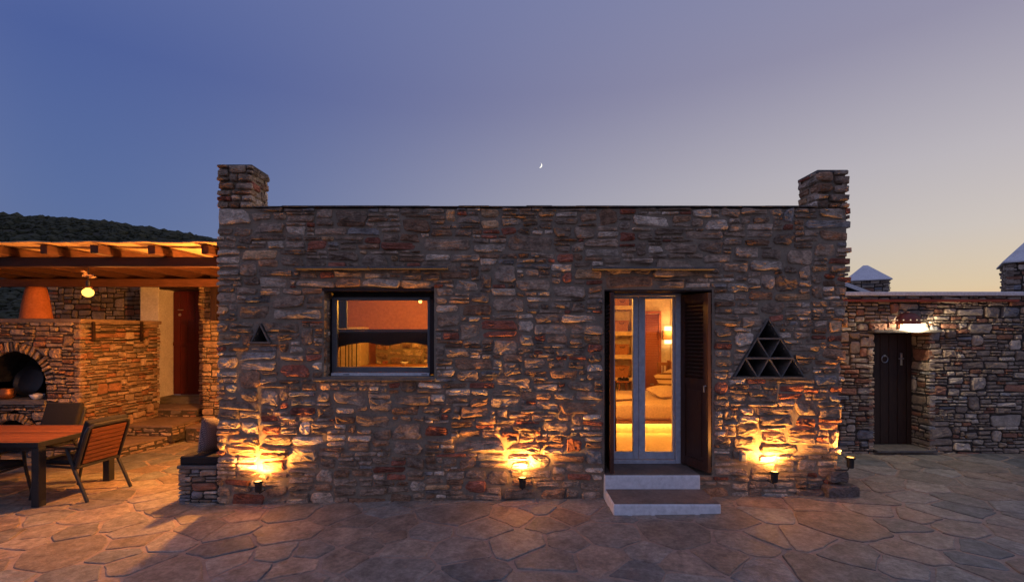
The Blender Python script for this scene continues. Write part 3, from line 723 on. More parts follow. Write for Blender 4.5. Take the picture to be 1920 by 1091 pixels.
uplight(FX(496), -0.135, PZ(901, CD - 0.135), 'black uplight on the wall below the small pigeonhole at the left corner', UP)
uplight(FX(979), -0.135, PZ(894, CD - 0.135), 'black uplight on the wall midway between window and glass door', UP)
uplight(FX(1440), -0.135, PZ(883, CD - 0.135), 'black uplight on the wall below the triangle of pigeonholes', UP)
uplight(3.93, -0.05, PZ(856, CD - 0.04), 'black uplight round the right corner of the house above the plinth', UP * 0.7, (1, 0))

# ------------------------------------------------------------------ rooms
RF = 0.362
rm = MB()
rm.box(0.55, 0.65, 0.46, 4.98, RF, 2.9); rm.box(3.40, 3.44, 0.46, 4.98, RF, 2.9); rm.box(0.66, 3.39, 4.55, 4.97, RF, 2.9)
rm.box(FX1 + 0.05, 3.39, 0.56, 0.58, RF, 2.9); rm.box(0.66, FX0 - 0.05, 0.56, 0.58, RF, 2.9); rm.box(FX0 - 0.049, FX1 + 0.049, 0.56, 0.58, FZ1 + 0.01, 2.9)
rm.build('bedroom_wall', M['plaster'], house)
box('bedroom_floor', M['roomfloor'], house, 0.66, 3.39, 0.50, 4.54, RF - 0.06, RF); box('ceiling', M['plaster'], house, HX0 + 0.46, 3.44, 0.46, 4.98, 2.905, 2.95)
box('floor', M['tread'], house, HX0 + 0.46, 0.54, 0.46, 4.98, 0.2, RF - 0.001)
# kitchen behind the window
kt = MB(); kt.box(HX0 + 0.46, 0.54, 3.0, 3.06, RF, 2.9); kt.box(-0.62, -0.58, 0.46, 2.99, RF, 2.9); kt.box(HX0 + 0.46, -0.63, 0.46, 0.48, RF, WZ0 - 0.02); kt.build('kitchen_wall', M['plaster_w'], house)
# scalloped valance board inside the window
vy = 0.40; d_ = CD + vy; vp = []
xl, xr = PX(614, d_), PX(814, d_); vp += [(xl, PZ(620, d_)), (xr, PZ(620, d_))]
pts = []
for i in range(25):
    t = i / 24; px = 806 - (806 - 632) * t; s = abs((px - 724) / 88.0)
    pyv = 648.5 - 8.0 * math.sin(min(1, s * 1.25 if s < 0.5 else (1.25 * 0.5 + (s - 0.5) * 1.9)) * math.pi * 0.5 * (1 if s < 0.4 else 1)) if s < 0.35 else 642.2 + (s - 0.35) ** 2 * 19
    pts.append((PX(px, d_), PZ(pyv, d_)))
vp = [(xl, PZ(620, d_)), (xl, PZ(650, d_))] + pts[::-1] + [(xr, PZ(650, d_)), (xr, PZ(620, d_))]
va = thing('wooden_valance', 'dark scalloped wooden board across the middle of the window', 'valance', (-1.6, vy, 1.9)); g = MB(); g.prism(vp, frame3((0, 0, 0), (1, 0, 0), (0, 0, 1), (0, -1, 0)), -vy, -vy - 0.03); g.build('board', M['wood_dk'], va)
g = MB(); g.box(xl, xr, vy - 0.01, vy + 0.06, PZ(620, d_) + 0.001, PZ(620, d_) + 0.02); g.build('ledge', M['wood_dk'], va)
cu = thing('folded_shutter', 'narrow dark board standing inside the left edge of the window', 'shutter', (PX(640, d_), vy, 2.0)); box('board', M['wood_dk'], cu, PX(634, d_), PX(648, d_), vy + 0.01, vy + 0.045, PZ(619, d_) + 0.022, PZ(556, d_), 0.004); box('edge_bead', M['wood_dk'], cu, PX(648, d_) + 0.001, PX(649.5, d_), vy + 0.012, vy + 0.04, PZ(619, d_) + 0.022, PZ(556, d_))
# iron grille before a pale lit panel
gy_ = 1.2; d_ = CD + gy_
gr = thing('iron_grille', 'wrought iron grille with scrolls behind the lower left window', 'grille', (PX(655, d_), gy_, RF)); g = MB()
for px in (638, 648, 654, 660, 668.5): g.tube([(PX(px, d_), gy_, 1.15), (PX(px, d_), gy_, PZ(640, d_))], 0.0065, 6)
g.tube([(PX(628, d_), gy_, 1.15), (PX(690, d_), gy_, 1.15)], 0.01, 6); g.tube([(PX(628, d_), gy_, PZ(640, d_)), (PX(690, d_), gy_, PZ(640, d_))], 0.008, 6)
g.build('bars', M['iron'], gr); g = MB()
for s in (-1, 1):
    cx_, cz_ = PX(654, d_), 1.44; g.tube([(cx_ + s * (0.10 - 0.045 * math.cos(t) * 0 + 0.03 * math.cos(t)), gy_, cz_ + 0.045 + 0.035 * math.sin(t)) for t in [k * 0.5 for k in range(-3, 9)]], 0.006, 6)
g.tube([(PX(654, d_) + 0.09 * math.cos(t), gy_, 1.42 + 0.07 * math.sin(t)) for t in [k * math.pi / 10 for k in range(11)]], 0.007, 6); g.build('scroll', M['iron'], gr)
cb = thing('kitchen_dresser', 'tall pale cupboard standing behind the iron grille', 'cupboard', (PX(655, CD + 2.6), 2.7, RF)); box('carcass', M['shelf'], cb, PX(600, CD + 2.6), PX(679, CD + 2.6), 2.5, 2.98, RF, 2.1, 0.01); box('door_panel', M['shelf'], cb, PX(630, CD + 2.6), PX(676, CD + 2.6), 2.47, 2.499, RF + 0.1, 2.05, 0.01)
# stone pier and shelf with a bowl at the back of the kitchen
kp = box('kitchen_pier', M['mortar'], house, PX(703, CD + 2.75), PX(716, CD + 2.75) + 0.9, 2.80, 2.99, RF, 1.92)
lay([p for p in rubble(PX(716, CD + 2.75) + 0.9 - PX(703, CD + 2.75), 1.5, 91, [(0.09, 3), (0.13, 3), (0.2, 2)], (1.2, 2.6), joint=0.02)], frame3((PX(703, CD + 2.75), 2.80, RF + 0.05), (1, 0, 0), (0, 0, 1), (0, -1, 0)), kp, M['facade'], pal_facade, random.Random(91), out=(0.01, 0.03))
d_ = CD + 2.2
kc = thing('kitchen_counter', 'kitchen counter just above the lower window rail', 'counter', (PX(740, d_), 2.2, RF)); box('worktop', M['bedwood'], kc, PX(680, d_), -0.64, 1.95, 2.6, PZ(689, d_), PZ(685, d_), 0.008); box('cabinet', M['shelf'], kc, PX(684, d_), -0.65, 2.0, 2.58, RF, PZ(689, d_) - 0.002)
bw = thing('kitchen_bowl', 'small pale bowl on the kitchen counter seen through the window', 'bowl', (PX(758, d_), 2.2, PZ(685, d_))); g = MB(); zb = PZ(685, d_); g.lathe([(0.0, zb + 0.004), (0.035, zb + 0.004), (0.05, zb + 0.03), (0.068, zb + 0.062), (0.064, zb + 0.062), (0.04, zb + 0.02), (0, zb + 0.012)], PX(758, d_), 2.2, 20); g.build('vessel', M['white'], bw, smooth=True); g = MB(); g.lathe([(0.0, zb), (0.03, zb), (0.03, zb + 0.005)], PX(758, d_), 2.2, 16); g.build('foot', M['white'], bw)
d_ = CD + 1.5
bx_, bz_ = PX(788, d_), PZ(565, d_)
kl = thing('kitchen_bulb', 'bare glowing bulb at the top right of the window', 'bulb', (bx_, 1.5, bz_)); g = MB(); g.lathe([(0.0, bz_ - 0.03), (0.018, bz_ - 0.024), (0.026, bz_ - 0.004), (0.022, bz_ + 0.014), (0.012, bz_ + 0.03)], bx_, 1.5, 16); g.build('bulb', M['bulb_in'], kl, smooth=True)
g = MB(); g.tube([(bx_, 1.5, bz_ + 0.03), (bx_, 1.5, bz_ + 0.07)], 0.014, 10); g.tube([(bx_, 1.5, bz_ + 0.07), (bx_, 1.5, 2.903)], 0.004, 6); g.build('flex', M['black'], kl)
def point(name, parent, loc, e, col, r=0.03):
    la = bpy.data.lights.new(name, 'POINT'); la.energy = e; la.color = col; la.shadow_soft_size = r
    o = bpy.data.objects.new(name, la); COL.objects.link(o); o.parent = parent; o.location = Vector(loc) - WL[parent]; return o
point('bulb_lamp', kl, (bx_, 1.5, bz_ - 0.06), 44, (1.0, 0.43, 0.05))

# bedroom furniture
BY0, BY1 = 2.10, 4.0
bed = thing('double_bed', 'wide low bed with pale linen glowing underneath, seen through the glass door', 'bed', (2.3, 3.0, RF))
ZT = PZ(758, CD + BY0)
box('platform', M['bedwood'], bed, 1.25, 3.36, BY0 - 0.02, BY1, PZ(794, CD + BY0), PZ(788, CD + BY0), 0.006)
box('plinth', M['shelf'], bed, 1.35, 3.36, BY0 + 0.10, BY1, RF, PZ(794, CD + BY0) - 0.003)
g = MB(); g.box(1.28, 3.18, BY0, BY1 - 0.02, PZ(788, CD + BY0) + 0.003, ZT, 0.06); mo = g.build('mattress', M['sheet'], bed, smooth=True)
g = MB(); g.box(1.35, 3.3, BY0 + 0.03, BY0 + 0.05, PZ(794, CD + BY0) - 0.016, PZ(794, CD + BY0) - 0.004); g.build('led_strip', M['led'], bed)
la = bpy.data.lights.new('led_lamp', 'AREA'); la.energy = 3.8; la.color = (1.0, 0.47, 0.06); la.shape = 'RECTANGLE'; la.size = 1.9; la.size_y = 0.03
lo = bpy.data.objects.new('led_lamp', la); COL.objects.link(lo); lo.parent = bed; lo.location = Vector((2.3, BY0 + 0.06, PZ(794, CD + BY0) - 0.02)) - WL[bed]
hb = MB()
hx = 3.24; hb.box(hx, hx + 0.05, 2.3, 4.3, PZ(684, CD + 3.9), PZ(679, CD + 3.9) + 0.01, 0.006); hb.box(hx, hx + 0.05, 2.3, 4.3, 0.9, 0.95, 0.006)
hb.box(hx - 0.005, hx + 0.055, 4.24, 4.3, RF, PZ(677, CD + 3.9), 0.006); hb.box(hx - 0.005, hx + 0.055, 2.3, 2.36, RF, PZ(677, CD + 3.9), 0.006)
hbo = hb.build('headboard', M['bedwood'], bed)
for k in range(9): g = MB(); y_ = 2.5 + k * 0.2; g.tube([(hx + 0.025, y_, 0.95), (hx + 0.025, y_, PZ(684, CD + 3.9))], 0.014, 8); g.build('spindle', M['bedwood'], hbo)
hb2 = MB(); hy_ = 4.12; hb2.box(PX(1233, CD + hy_), 3.22, hy_, hy_ + 0.04, PZ(685, CD + hy_), PZ(679, CD + hy_), 0.005); hb2.box(PX(1233, CD + hy_), PX(1237, CD + hy_), hy_, hy_ + 0.04, RF, PZ(685, CD + hy_) - 0.001, 0.005)
r_o = hb2.build('side_rail', M['bedwood'], bed)
for px in (1244, 1250.5, 1257): g = MB(); g.tube([(PX(px, CD + hy_), hy_ + 0.02, ZT), (PX(px, CD + hy_), hy_ + 0.02, PZ(685, CD + hy_))], 0.014, 8); g.build('spindle', M['bedwood'], r_o)
def pillow(name, label, cx, cy, cz, w, d, h, rot, mat, group=None):
    t = thing(name, label, 'pillow', (cx, cy, cz), 0, group); vs = []; fs = []; n = 14
    for sgn in (1, -1):
        for j in range(n + 1):
            for i in range(n + 1):
                u, v = i / n * 2 - 1, j / n * 2 - 1; e = (1 - abs(u) ** 2.6) * (1 - abs(v) ** 2.6)
                k = 1 - 0.07 * (1 - abs(v)) * abs(u) ** 3 * 0 ; vs.append(Vector((u * w / 2 * (1 - 0.06 * (1 - v * v)), v * d / 2 * (1 - 0.06 * (1 - u * u)), sgn * h / 2 * max(e, 0) ** 0.55 + 0.004 * math.sin(u * 9 + v * 5) * e)))
    for s in range(2):
        b = s * (n + 1) ** 2
        for j in range(n):
            for i in range(n): fs.append((b + j * (n + 1) + i, b + j * (n + 1) + i + 1, b + (j + 1) * (n + 1) + i + 1, b + (j + 1) * (n + 1) + i))
    from mathutils import Euler
    Rm = Euler(rot).to_matrix(); vs = [Rm @ v + Vector((cx, cy, cz)) for v in vs]
    mk('cover', vs, fs, mat, t, smooth=True)
pillow('bed_pillow', 'plump pale pillow lying on the bed in front of the striped one', PX(1247, CD + 2.9), 2.9, ZT + 0.10, 0.55, 0.45, 0.20, (R(12), 0, R(20)), M['sheet'])
pillow('striped_pillow', 'dark striped cushion propped up on the bed', PX(1256, CD + 3.4), 3.4, ZT + 0.24, 0.46, 0.44, 0.15, (R(62), R(-20), R(10)), M['stripe'])
pillow('folded_blanket', 'rumpled pale blanket at the foot of the bed, left door pane', PX(1166, CD + 2.7), 2.7, ZT + 0.04, 0.55, 0.5, 0.10, (0, 0, R(15)), M['sheet'])
# louvred closet door on the back wall
cy_ = 4.50; d_ = CD + cy_
cl = thing('closet_door', 'reddish louvred closet door behind the bed', 'door', (PX(1223, d_), cy_, RF)); X0, X1, Z1 = PX(1205, d_), PX(1240, d_), PZ(583, d_)
box('stile', M['closet'], cl, X0, X0 + 0.05, cy_, cy_ + 0.045, RF, Z1, 0.004); box('stile', M['closet'], cl, X1 - 0.05, X1, cy_, cy_ + 0.045, RF, Z1, 0.004); box('rail', M['closet'], cl, X0 + 0.051, X1 - 0.051, cy_, cy_ + 0.045, Z1 - 0.06, Z1, 0.004); box('rail', M['closet'], cl, X0 + 0.051, X1 - 0.051, cy_, cy_ + 0.045, RF, RF + 0.3, 0.004)
k = 34
for i in range(k):
    zc = RF + 0.31 + (Z1 - 0.07 - RF - 0.31) * (i + 0.5) / k
    vs = [(x, cy_ + q, zc + r) for x in (X0 + 0.051, X1 - 0.051) for q, r in ((0.0, -0.024), (0.006, -0.024), (0.04, 0.02), (0.034, 0.024))]
    mk('slat', vs, [(0, 1, 2, 3), (7, 6, 5, 4), (0, 4, 5, 1), (1, 5, 6, 2), (2, 6, 7, 3), (3, 7, 4, 0)], M['closet'], cl)
g = MB(); g.tube([(PX(1222, d_) - .04, cy_ - 0.02, PZ(720, d_)), (PX(1222, d_) + .04, cy_ - 0.02, PZ(720, d_))], 0.012, 8); g.build('handle', M['steel'], cl)
# sconce
sc_ = thing('wall_sconce', 'glowing wooden box sconce above the headboard', 'lamp', (PX(1254, d_), cy_, 1.95))
box('shade', M['bedwood'], sc_, PX(1241, d_), PX(1270, d_), cy_ - 0.10, cy_ - 0.02, PZ(637, d_), PZ(620, d_), 0.006)
box('glow_panel', M['sconce'], sc_, PX(1245, d_), PX(1266, d_), cy_ - 0.09, cy_ - 0.03, PZ(620, d_) + 0.002, PZ(612, d_), 0.0); box('glow_panel', M['sconce'], sc_, PX(1245, d_), PX(1266, d_), cy_ - 0.09, cy_ - 0.03, PZ(644, d_), PZ(637, d_) - 0.002, 0.0)
point('sconce_lamp', sc_, (PX(1254, d_), cy_ - 0.2, 2.05), 9, (1.0, 0.5, 0.14), 0.05)
# shelves and baskets
sy = 4.15; d_ = CD + sy; XA, XB = 1.72, PX(1190, d_)
sh_ = thing('shelf_unit', 'built-in pale shelves holding baskets, left door pane', 'shelf', ((XA + XB) / 2, 4.3, RF))
box('side_panel', M['shelf'], sh_, XB, XB + 0.05, sy, 4.54, RF, 2.75); box('side_panel', M['shelf'], sh_, XA - 0.05, XA, sy, 4.54, RF, 2.75)
shelf_z = []
for (a, b) in ((573, 580), (621, 629), (665, 673), (708, 714)):
    box('shelf_board', M['shelf'], sh_, XA + 0.001, XB - 0.001, sy, 4.54, PZ(b, d_), PZ(a, d_), 0.003); shelf_z.append(PZ(a, d_))
def basket(label, x0, x1, z, h):
    t = thing('wicker_basket', label, 'basket', ((x0 + x1) / 2, sy + 0.2, z), 0, 'wicker baskets on the shelves')
    y0, y1 = sy + 0.03, sy + 0.33; nb_ = MB()
    def ringv(g, k): return [((x0 + x1) / 2 + (x - (x0 + x1) / 2) * g, (y0 + y1) / 2 + (y - (y0 + y1) / 2) * g, z + k) for x, y in ((x0, y0), (x1, y0), (x1, y1), (x0, y1))]
    vs = ringv(0.9, 0.002) + ringv(1.0, h) + ringv(0.93, h) + ringv(0.84, 0.02)
    fs = [(0, 1, 2, 3)] + [(r * 4 + i, r * 4 + (i + 1) % 4, (r + 1) * 4 + (i + 1) % 4, (r + 1) * 4 + i) for r in range(3) for i in range(4)] + [(12, 13, 14, 15)]
    nb_.add(vs, fs); nb_.build('basket_body', M['wicker'], t)
    g = MB(); g.tube([(x0, y0, z + h), (x1, y0, z + h), (x1, y1, z + h), (x0, y1, z + h), (x0, y0, z + h)], 0.012, 8); g.build('rim', M['wicker'], t)
    g = MB(); xm = (x0 + x1) / 2; g.tube([(xm - 0.05, y0 - 0.008, z + h - 0.03), (xm - 0.03, y0 - 0.012, z + h - 0.055), (xm + 0.03, y0 - 0.012, z + h - 0.055), (xm + 0.05, y0 - 0.008, z + h - 0.03)], 0.008, 6); g.build('handle', M['wood_dk'], t)
xb0, xb1 = PX(1153, d_), PX(1179, d_)
basket('wicker basket on the upper shelf, left door pane', xb0, xb1, shelf_z[1] + 0.002, 0.21); basket('wicker basket on the middle shelf, left door pane', xb0 + 0.01, xb1 + 0.01, shelf_z[2] + 0.002, 0.20); basket('wicker basket on the lowest shelf behind the stool', xb0, xb1 + 0.01, shelf_z[3] + 0.002, 0.22)
basket('wicker tray basket on the topmost shelf, left door pane', xb0, xb1 + 0.02, shelf_z[0] + 0.002, 0.13)
# stool beyond the bed
d_ = CD + 4.02; sx = PX(1169, d_); zt = PZ(714, d_)
so = thing('wooden_stool', 'small round wooden stool behind the bed, left door pane', 'stool', (sx, 4.08, RF)); g = MB(); g.lathe([(0, zt - 0.03), (0.14, zt - 0.03), (0.15, zt - 0.015), (0.14, zt), (0, zt)], sx, 4.08, 24); g.build('seat', M['bedwood'], so)
for a in range(4): t = a * math.pi / 2 + 0.6; g = MB(); g.tube([(sx + 0.09 * math.cos(t), 4.08 + 0.03 * math.sin(t), zt - 0.03), (sx + 0.13 * math.cos(t), 4.08 + 0.05 * math.sin(t), RF)], 0.014, 8); g.build('leg', M['bedwood'], so)
hd = thing('dark_ornament', 'dark lumpy ornament on the wooden stool', 'ornament', (sx, 4.07, zt)); g = MB(); rg = random.Random(3)
for k in range(6): cx2 = sx - 0.08 + 0.16 * k / 5; g.tube([(cx2 - 0.03, 4.06, zt + 0.02 + rg.uniform(0, .03)), (cx2, 4.06, zt + 0.035 + rg.uniform(0, .04)), (cx2 + 0.035, 4.07, zt + 0.02)], [0.012, 0.022, 0.014], 8)
g.build('figure', M['iron'], hd, smooth=True); g = MB(); g.box(sx - 0.11, sx + 0.11, 4.02, 4.12, zt + 0.001, zt + 0.012, 0.003); g.build('base', M['wood_dk'], hd)
# curtain edge at the left of the door
ct = thing('door_curtain', 'thin curtain hanging inside the left door pane', 'curtain', (PX(1155, CD + 0.7), 0.7, RF)); vs = []; fs = []; n = 22
for i in range(n + 1):
    x_ = PX(1133, CD + 0.7) + (PX(1156, CD + 0.7) - PX(1133, CD + 0.7)) * i / n; y_ = 0.70 + 0.02 * math.sin(i * 1.3)
    vs += [(x_, y_, RF + 0.02), (x_ - 0.012, y_, 1.2), (x_ - 0.06, y_, 2.0), (x_ - 0.02, y_, 2.7)]
for i in range(n):
    for k in range(3): fs.append((i * 4 + k, (i + 1) * 4 + k, (i + 1) * 4 + k + 1, i * 4 + k + 1))
mk('cloth', vs, fs, M['closet'], ct, smooth=True); g = MB(); g.tube([(1.0, 0.7, 2.72), (2.2, 0.7, 2.72)], 0.012, 8); g.build('rod', M['iron'], ct)
# ceiling lamp of the bedroom
lx, ly = 1.0, 1.5
cl2 = thing('bedroom_ceiling_lamp', 'round ceiling lamp lighting the bedroom behind the glass door', 'lamp', (lx, ly, 2.75)); g = MB(); g.lathe([(0.0, 2.75), (0.12, 2.77), (0.15, 2.82), (0.10, 2.87)], lx, ly, 24); g.build('globe', M['sconce'], cl2, smooth=True); g = MB(); g.lathe([(0.11, 2.87), (0.11, 2.903), (0, 2.903)], lx, ly, 24); g.build('ceiling_plate', M['white'], cl2)
point('ceiling_lamp_light', cl2, (lx, ly, 2.68), 115, (1.0, 0.40, 0.06), 0.10)

# ------------------------------------------------------------------ bench against the left side of the house
bX0, bX1 = FX(332), HX0 + 0.0
bn = thing('stone_bench', 'low dry stone bench built against the left corner of the house', 'bench', ((bX0 + bX1) / 2, 0.8, 0)); bz = FZ(873)
core = box('bench_base', M['joint'], bn, bX0 + 0.03, bX1 + 0.02, 0.03, 1.6, -0.05, bz - 0.04)
for k, (fr, W) in enumerate(((frame3((bX0, 0.02, -0.02), (1, 0, 0), (0, 0, 1), (0, -1, 0)), bX1 - bX0), (frame3((bX0 + 0.03, 0.0, -0.02), (0, 1, 0), (0, 0, 1), (-1, 0, 0)), 1.6))):
    lay(rubble(W, bz - 0.02, 101 + k, HS_DRY, (2, 5), joint=0.010, irr=0.8, wmax=0.3), fr, core, M['dry'], pal_right, random.Random(101 + k), out=(0.012, 0.03), back=0.06)
box('seat_slab', M['slate'], bn, bX0 - 0.005, bX1 + 0.03, 0.0, 1.62, bz - 0.04, bz, 0.006)
bc = thing('bench_cushion', 'dark grey seat cushion on the stone bench', 'cushion', ((bX0 + bX1) / 2, 0.8, bz)); g = MB(); g.box(bX0 + 0.015, bX1 + 0.03, 0.02, 1.58, bz + 0.002, bz + 0.105, 0.022); g.build('pad', M['cushion'], bc, smooth=True)
g = MB(); g.tube([(bX0 + 0.02, 0.022, bz + 0.085), (bX1 + 0.0, 0.022, bz + 0.085)], 0.006, 6); g.build('piping', M['cushion'], bc)
pillow('throw_pillow', 'dark pillow with pale woven lattice pattern leaning on the bench cushion', -3.67, 0.27, bz + 0.31, 0.42, 0.42, 0.15, (R(90), R(9), R(80)), M['pattern'])
# wall lantern on the hidden left side of the house; its light fills the patio
wl = thing('side_wall_lamp', 'wall lantern round the left corner of the house that lights the patio', 'lamp', (HX0 - 0.12, 1.15, 2.3)); lx, ly, lz = HX0 - 0.13, 1.15, 2.25
g = MB(); g.lathe([(0.0, lz + 0.11), (0.09, lz + 0.07), (0.10, lz + 0.06), (0.0, lz + 0.075)], lx, ly, 16); g.build('cap', M['black'], wl); g = MB(); g.lathe([(0.0, lz - 0.04), (0.03, lz - 0.03), (0.04, lz), (0.03, lz + 0.03), (0.015, lz + 0.06)], lx, ly, 16); g.build('bulb', M['bulb'], wl, smooth=True)
g = MB(); g.tube([(lx, ly, lz + 0.09), (lx + 0.10, ly, lz + 0.09), (lx + 0.13, ly, lz + 0.02)], 0.01, 8); g.build('arm', M['black'], wl)
SIDE_E = 430
point('side_wall_light', wl, (lx - 0.03, ly, lz - 0.06), SIDE_E, (1.0, 0.35, 0.06), 0.05)

# ------------------------------------------------------------------ barbecue
bq = thing('stone_barbecue', 'dry stone barbecue with arched oven mouth behind the dining table', 'barbecue', (-8.2, 2.8, 0))
BQX1, BQY0, BQY1, BQZ = -6.90, 2.00, 3.72, 2.21; BQX0 = -10.6; d_ = CD + BQY0
acx, aR = PX(22, d_), 0.53; asz = 1.18; ash = PZ(750, d_); nR = 0.38; ncx = PX(18, d_); nsz = 0.23
bb = MB()
bb.box(acx + aR, BQX1 - 0.04, BQY0 + 0.04, BQY1 - 0.04, -0.1, BQZ - 0.05); bb.box(BQX0, acx - aR, BQY0 + 0.04, BQY1 - 0.04, -0.1, BQZ - 0.05)
bb.box(acx - aR + .001, acx + aR - .001, BQY0 + 0.7, BQY1 - 0.04, -0.1, BQZ - 0.05); bb.box(acx - aR + .001, acx + aR - .001, BQY0 + 0.04, BQY0 + 0.7, asz + aR + 0.12, BQZ - 0.05)
bwall = bb.build('oven_wall', M['joint'], bq)
# soot-dark barrel vaults behind the two arches
def vault(cx, r, zs, zb, y0, y1, name):
    n = 18; vs = []; fs = []; prof = [(cx + r, zb)] + [(cx + r * math.cos(math.pi * k / n), zs + r * math.sin(math.pi * k / n)) for k in range(n + 1)] + [(cx - r, zb)]
    for y in (y0, y1): vs += [(x, y, z) for x, z in prof]
    m_ = len(prof); fs = [(i, i + 1, m_ + i + 1, m_ + i) for i in range(m_ - 1)] + [tuple(range(m_, 2 * m_))]
    return mk(name, vs, fs, M['soot_shade'], bq)
vault(acx, aR, asz, ash, BQY0 + 0.02, BQY0 + 0.66, 'oven_chamber'); vault(ncx, nR, nsz, 0.02, BQY0 + 0.02, BQY0 + 0.6, 'log_niche')
box('hearth_slab', M['slate'], bq, acx - aR - 0.12, acx + aR + 0.02, BQY0 - 0.03, BQY0 + 0.68, ash - 0.07, ash, 0.008)
frB = frame3((0, BQY0 + 0.03, 0), (1, 0, 0), (0, 0, 1), (0, -1, 0)); ps = []
for p in rubble(BQX1 - BQX0, BQZ, 111, HS_DRY, (2.0, 5.5), [(acx - aR, acx + aR, ash - 0.075, asz)], joint=0.010, irr=0.8, wmax=0.42, u0=BQX0):
    q = cut_circle(p, acx, asz, aR + 0.145) if centroid(p)[1] > asz - 0.02 else p
    if len(q) > 2 and centroid(q)[1] < asz and abs(centroid(q)[0] - acx) < aR and centroid(q)[1] > ash - 0.08: continue
    if len(q) > 2: q = cut_circle(q, ncx, nsz, nR + 0.13) if centroid(q)[1] > nsz - 0.05 else (q if abs(centroid(q)[0] - ncx) > nR else [])
    ps.append(q)
def vous(cx, cz, r0, r1, k, seed):
    rg = random.Random(seed); res = []; a = [math.pi * i / k + (rg.uniform(-.3, .3) * math.pi / k if 0 < i < k else 0) for i in range(k + 1)]
    for i in range(k):
        a0, a1 = a[i] + 0.02, a[i + 1] - 0.02; e = rg.uniform(-.02, .02)
        res.append([(cx + r * math.cos(t), cz + r * math.sin(t)) for r, t in ((r0, a0), ((r0 + r1) / 2, a0 + .01), (r1 + e, a0 + 0.01), (r1 + e, a1 - 0.01), ((r0 + r1) / 2, a1 - .01), (r0, a1))])
    return res
ps += vous(acx, asz, aR - 0.005, aR + 0.135, 26, 5) + vous(ncx, nsz, nR - 0.005, nR + 0.11, 20, 6)
lay(ps, frB, bwall, M['dry'], pal_dry, random.Random(112), out=(0.014, 0.04), back=0.07, view=lambda v: v.x > -8.4, limit=230)
frS = frame3((BQX1 - 0.03, BQY0, 0), (0, 1, 0), (0, 0, 1), (1, 0, 0))
lay(rubble(BQY1 - BQY0, BQZ, 113, HS_DRY, (2.2, 5.5), joint=0.010, irr=0.8, wmax=0.42), frS, bwall, M['dry'], pal_dry, random.Random(113), out=(0.014, 0.05), back=0.07, limit=190)
g = MB(); g.box(BQX0, BQX1 + 0.015, BQY0 - 0.01, BQY1 + 0.01, BQZ - 0.045, BQZ + 0.02, 0.015); g.build('top_slab', M['tread'], bq)
g = MB(); cx_, cy_ = PX(68, CD + 2.6), 2.6; zb = BQZ + 0.02
g.lathe([(0.215, zb), (0.213, zb + 0.03), (0.185, zb + 0.27), (0.145, zb + 0.50), (0.128, zb + 0.56), (0.108, zb + 0.56), (0.13, zb + 0.48), (0.16, zb + 0.2)], cx_, cy_, 28); g.build('chimney_cone', M['terra'], bq, smooth=True)
# things in the oven mouth
def pot(name, label, cat, x, y, z, prof, mat, extra=None):
    t = thing(name, label, cat, (x, y, z)); g = MB(); g.lathe([(r, z + h) for r, h in prof], x, y, 24); g.build('vessel', mat, t, smooth=True)
    if extra: extra(t, x, y, z)
    return t
def pot_handles(t, x, y, z):
    for s in (-1, 1): g = MB(); g.tube([(x + s * 0.10, y, z + 0.12), (x + s * 0.145, y, z + 0.13), (x + s * 0.145, y, z + 0.08), (x + s * 0.11, y, z + 0.06)], 0.007, 6); g.build('handle', M['iron'], t)
hz = ash + 0.002
pot('copper_pot', 'brown copper pot at the left of the oven mouth', 'pot', PX(12, CD + 2.15), 2.15, hz, [(0, 0), (0.08, 0), (0.11, 0.04), (0.115, 0.1), (0.09, 0.15), (0.095, 0.165), (0.085, 0.165), (0.08, 0.14), (0.1, 0.08)], M['copper'], pot_handles)
pot('white_bowl', 'pale bowl at the right end of the oven hearth', 'bowl', PX(70, CD + 2.12), 2.12, hz, [(0, 0), (0.05, 0), (0.055, 0.01), (0.085, 0.045), (0.095, 0.075), (0.088, 0.075), (0.06, 0.02), (0, 0.012)], M['white'], lambda t, x, y, z: (lambda g: (g.lathe([(0.0, z + 0.05), (0.08, z + 0.055), (0.05, z + 0.085), (0, z + 0.1)], x, y, 20), g.build('contents', M['shelf'], t)))(MB()))
pn = thing('black_pan', 'large round black pan leaning at the back of the oven', 'pan', (PX(55, CD + 2.4), 2.4, hz)); g = MB(); from mathutils import Matrix
Mx = Matrix.Translation((PX(56, CD + 2.4), 2.42, hz + 0.255)) @ Matrix.Rotation(R(76), 4, 'X'); g.lathe([(0, 0), (0.21, 0), (0.25, 0.045), (0.245, 0.045), (0.205, 0.008), (0, 0.008)], 0, 0, 30, M=Mx); g.build('dish', M['black'], pn); g = MB(); g.tube([Mx @ Vector((0.248 * math.cos(t), 0.248 * math.sin(t), 0.045)) for t in [k * math.pi / 15 for k in range(31)]], 0.006, 6); g.build('rim', M['black'], pn)
# rack for tools on the barbecue's side
tr = thing('tool_rack', 'wooden rack with thin iron rods on the side of the barbecue', 'rack', (BQX1 + 0.03, 2.8, 1.95))
def sy_at(px): return (960 - px) and (-BQX1 * FPX / (960 - px) - CD)
ya, yb = sy_at(172), sy_at(263)
for y_ in (ya, yb): box('upright', M['wood_dk'], tr, BQX1 + 0.012, BQX1 + 0.045, y_ - 0.022, y_ + 0.022, PZ(640, CD + y_), PZ(603, CD + y_), 0.004)
for f in (0.15, 0.5, 0.95): g = MB(); z_ = PZ(603, CD + ya) + (PZ(640, CD + ya) - PZ(603, CD + ya)) * f; g.tube([(BQX1 + 0.055, ya - 0.04, z_), (BQX1 + 0.055, yb + 0.04, z_)], 0.010, 8); g.build('rod', M['iron'], tr)

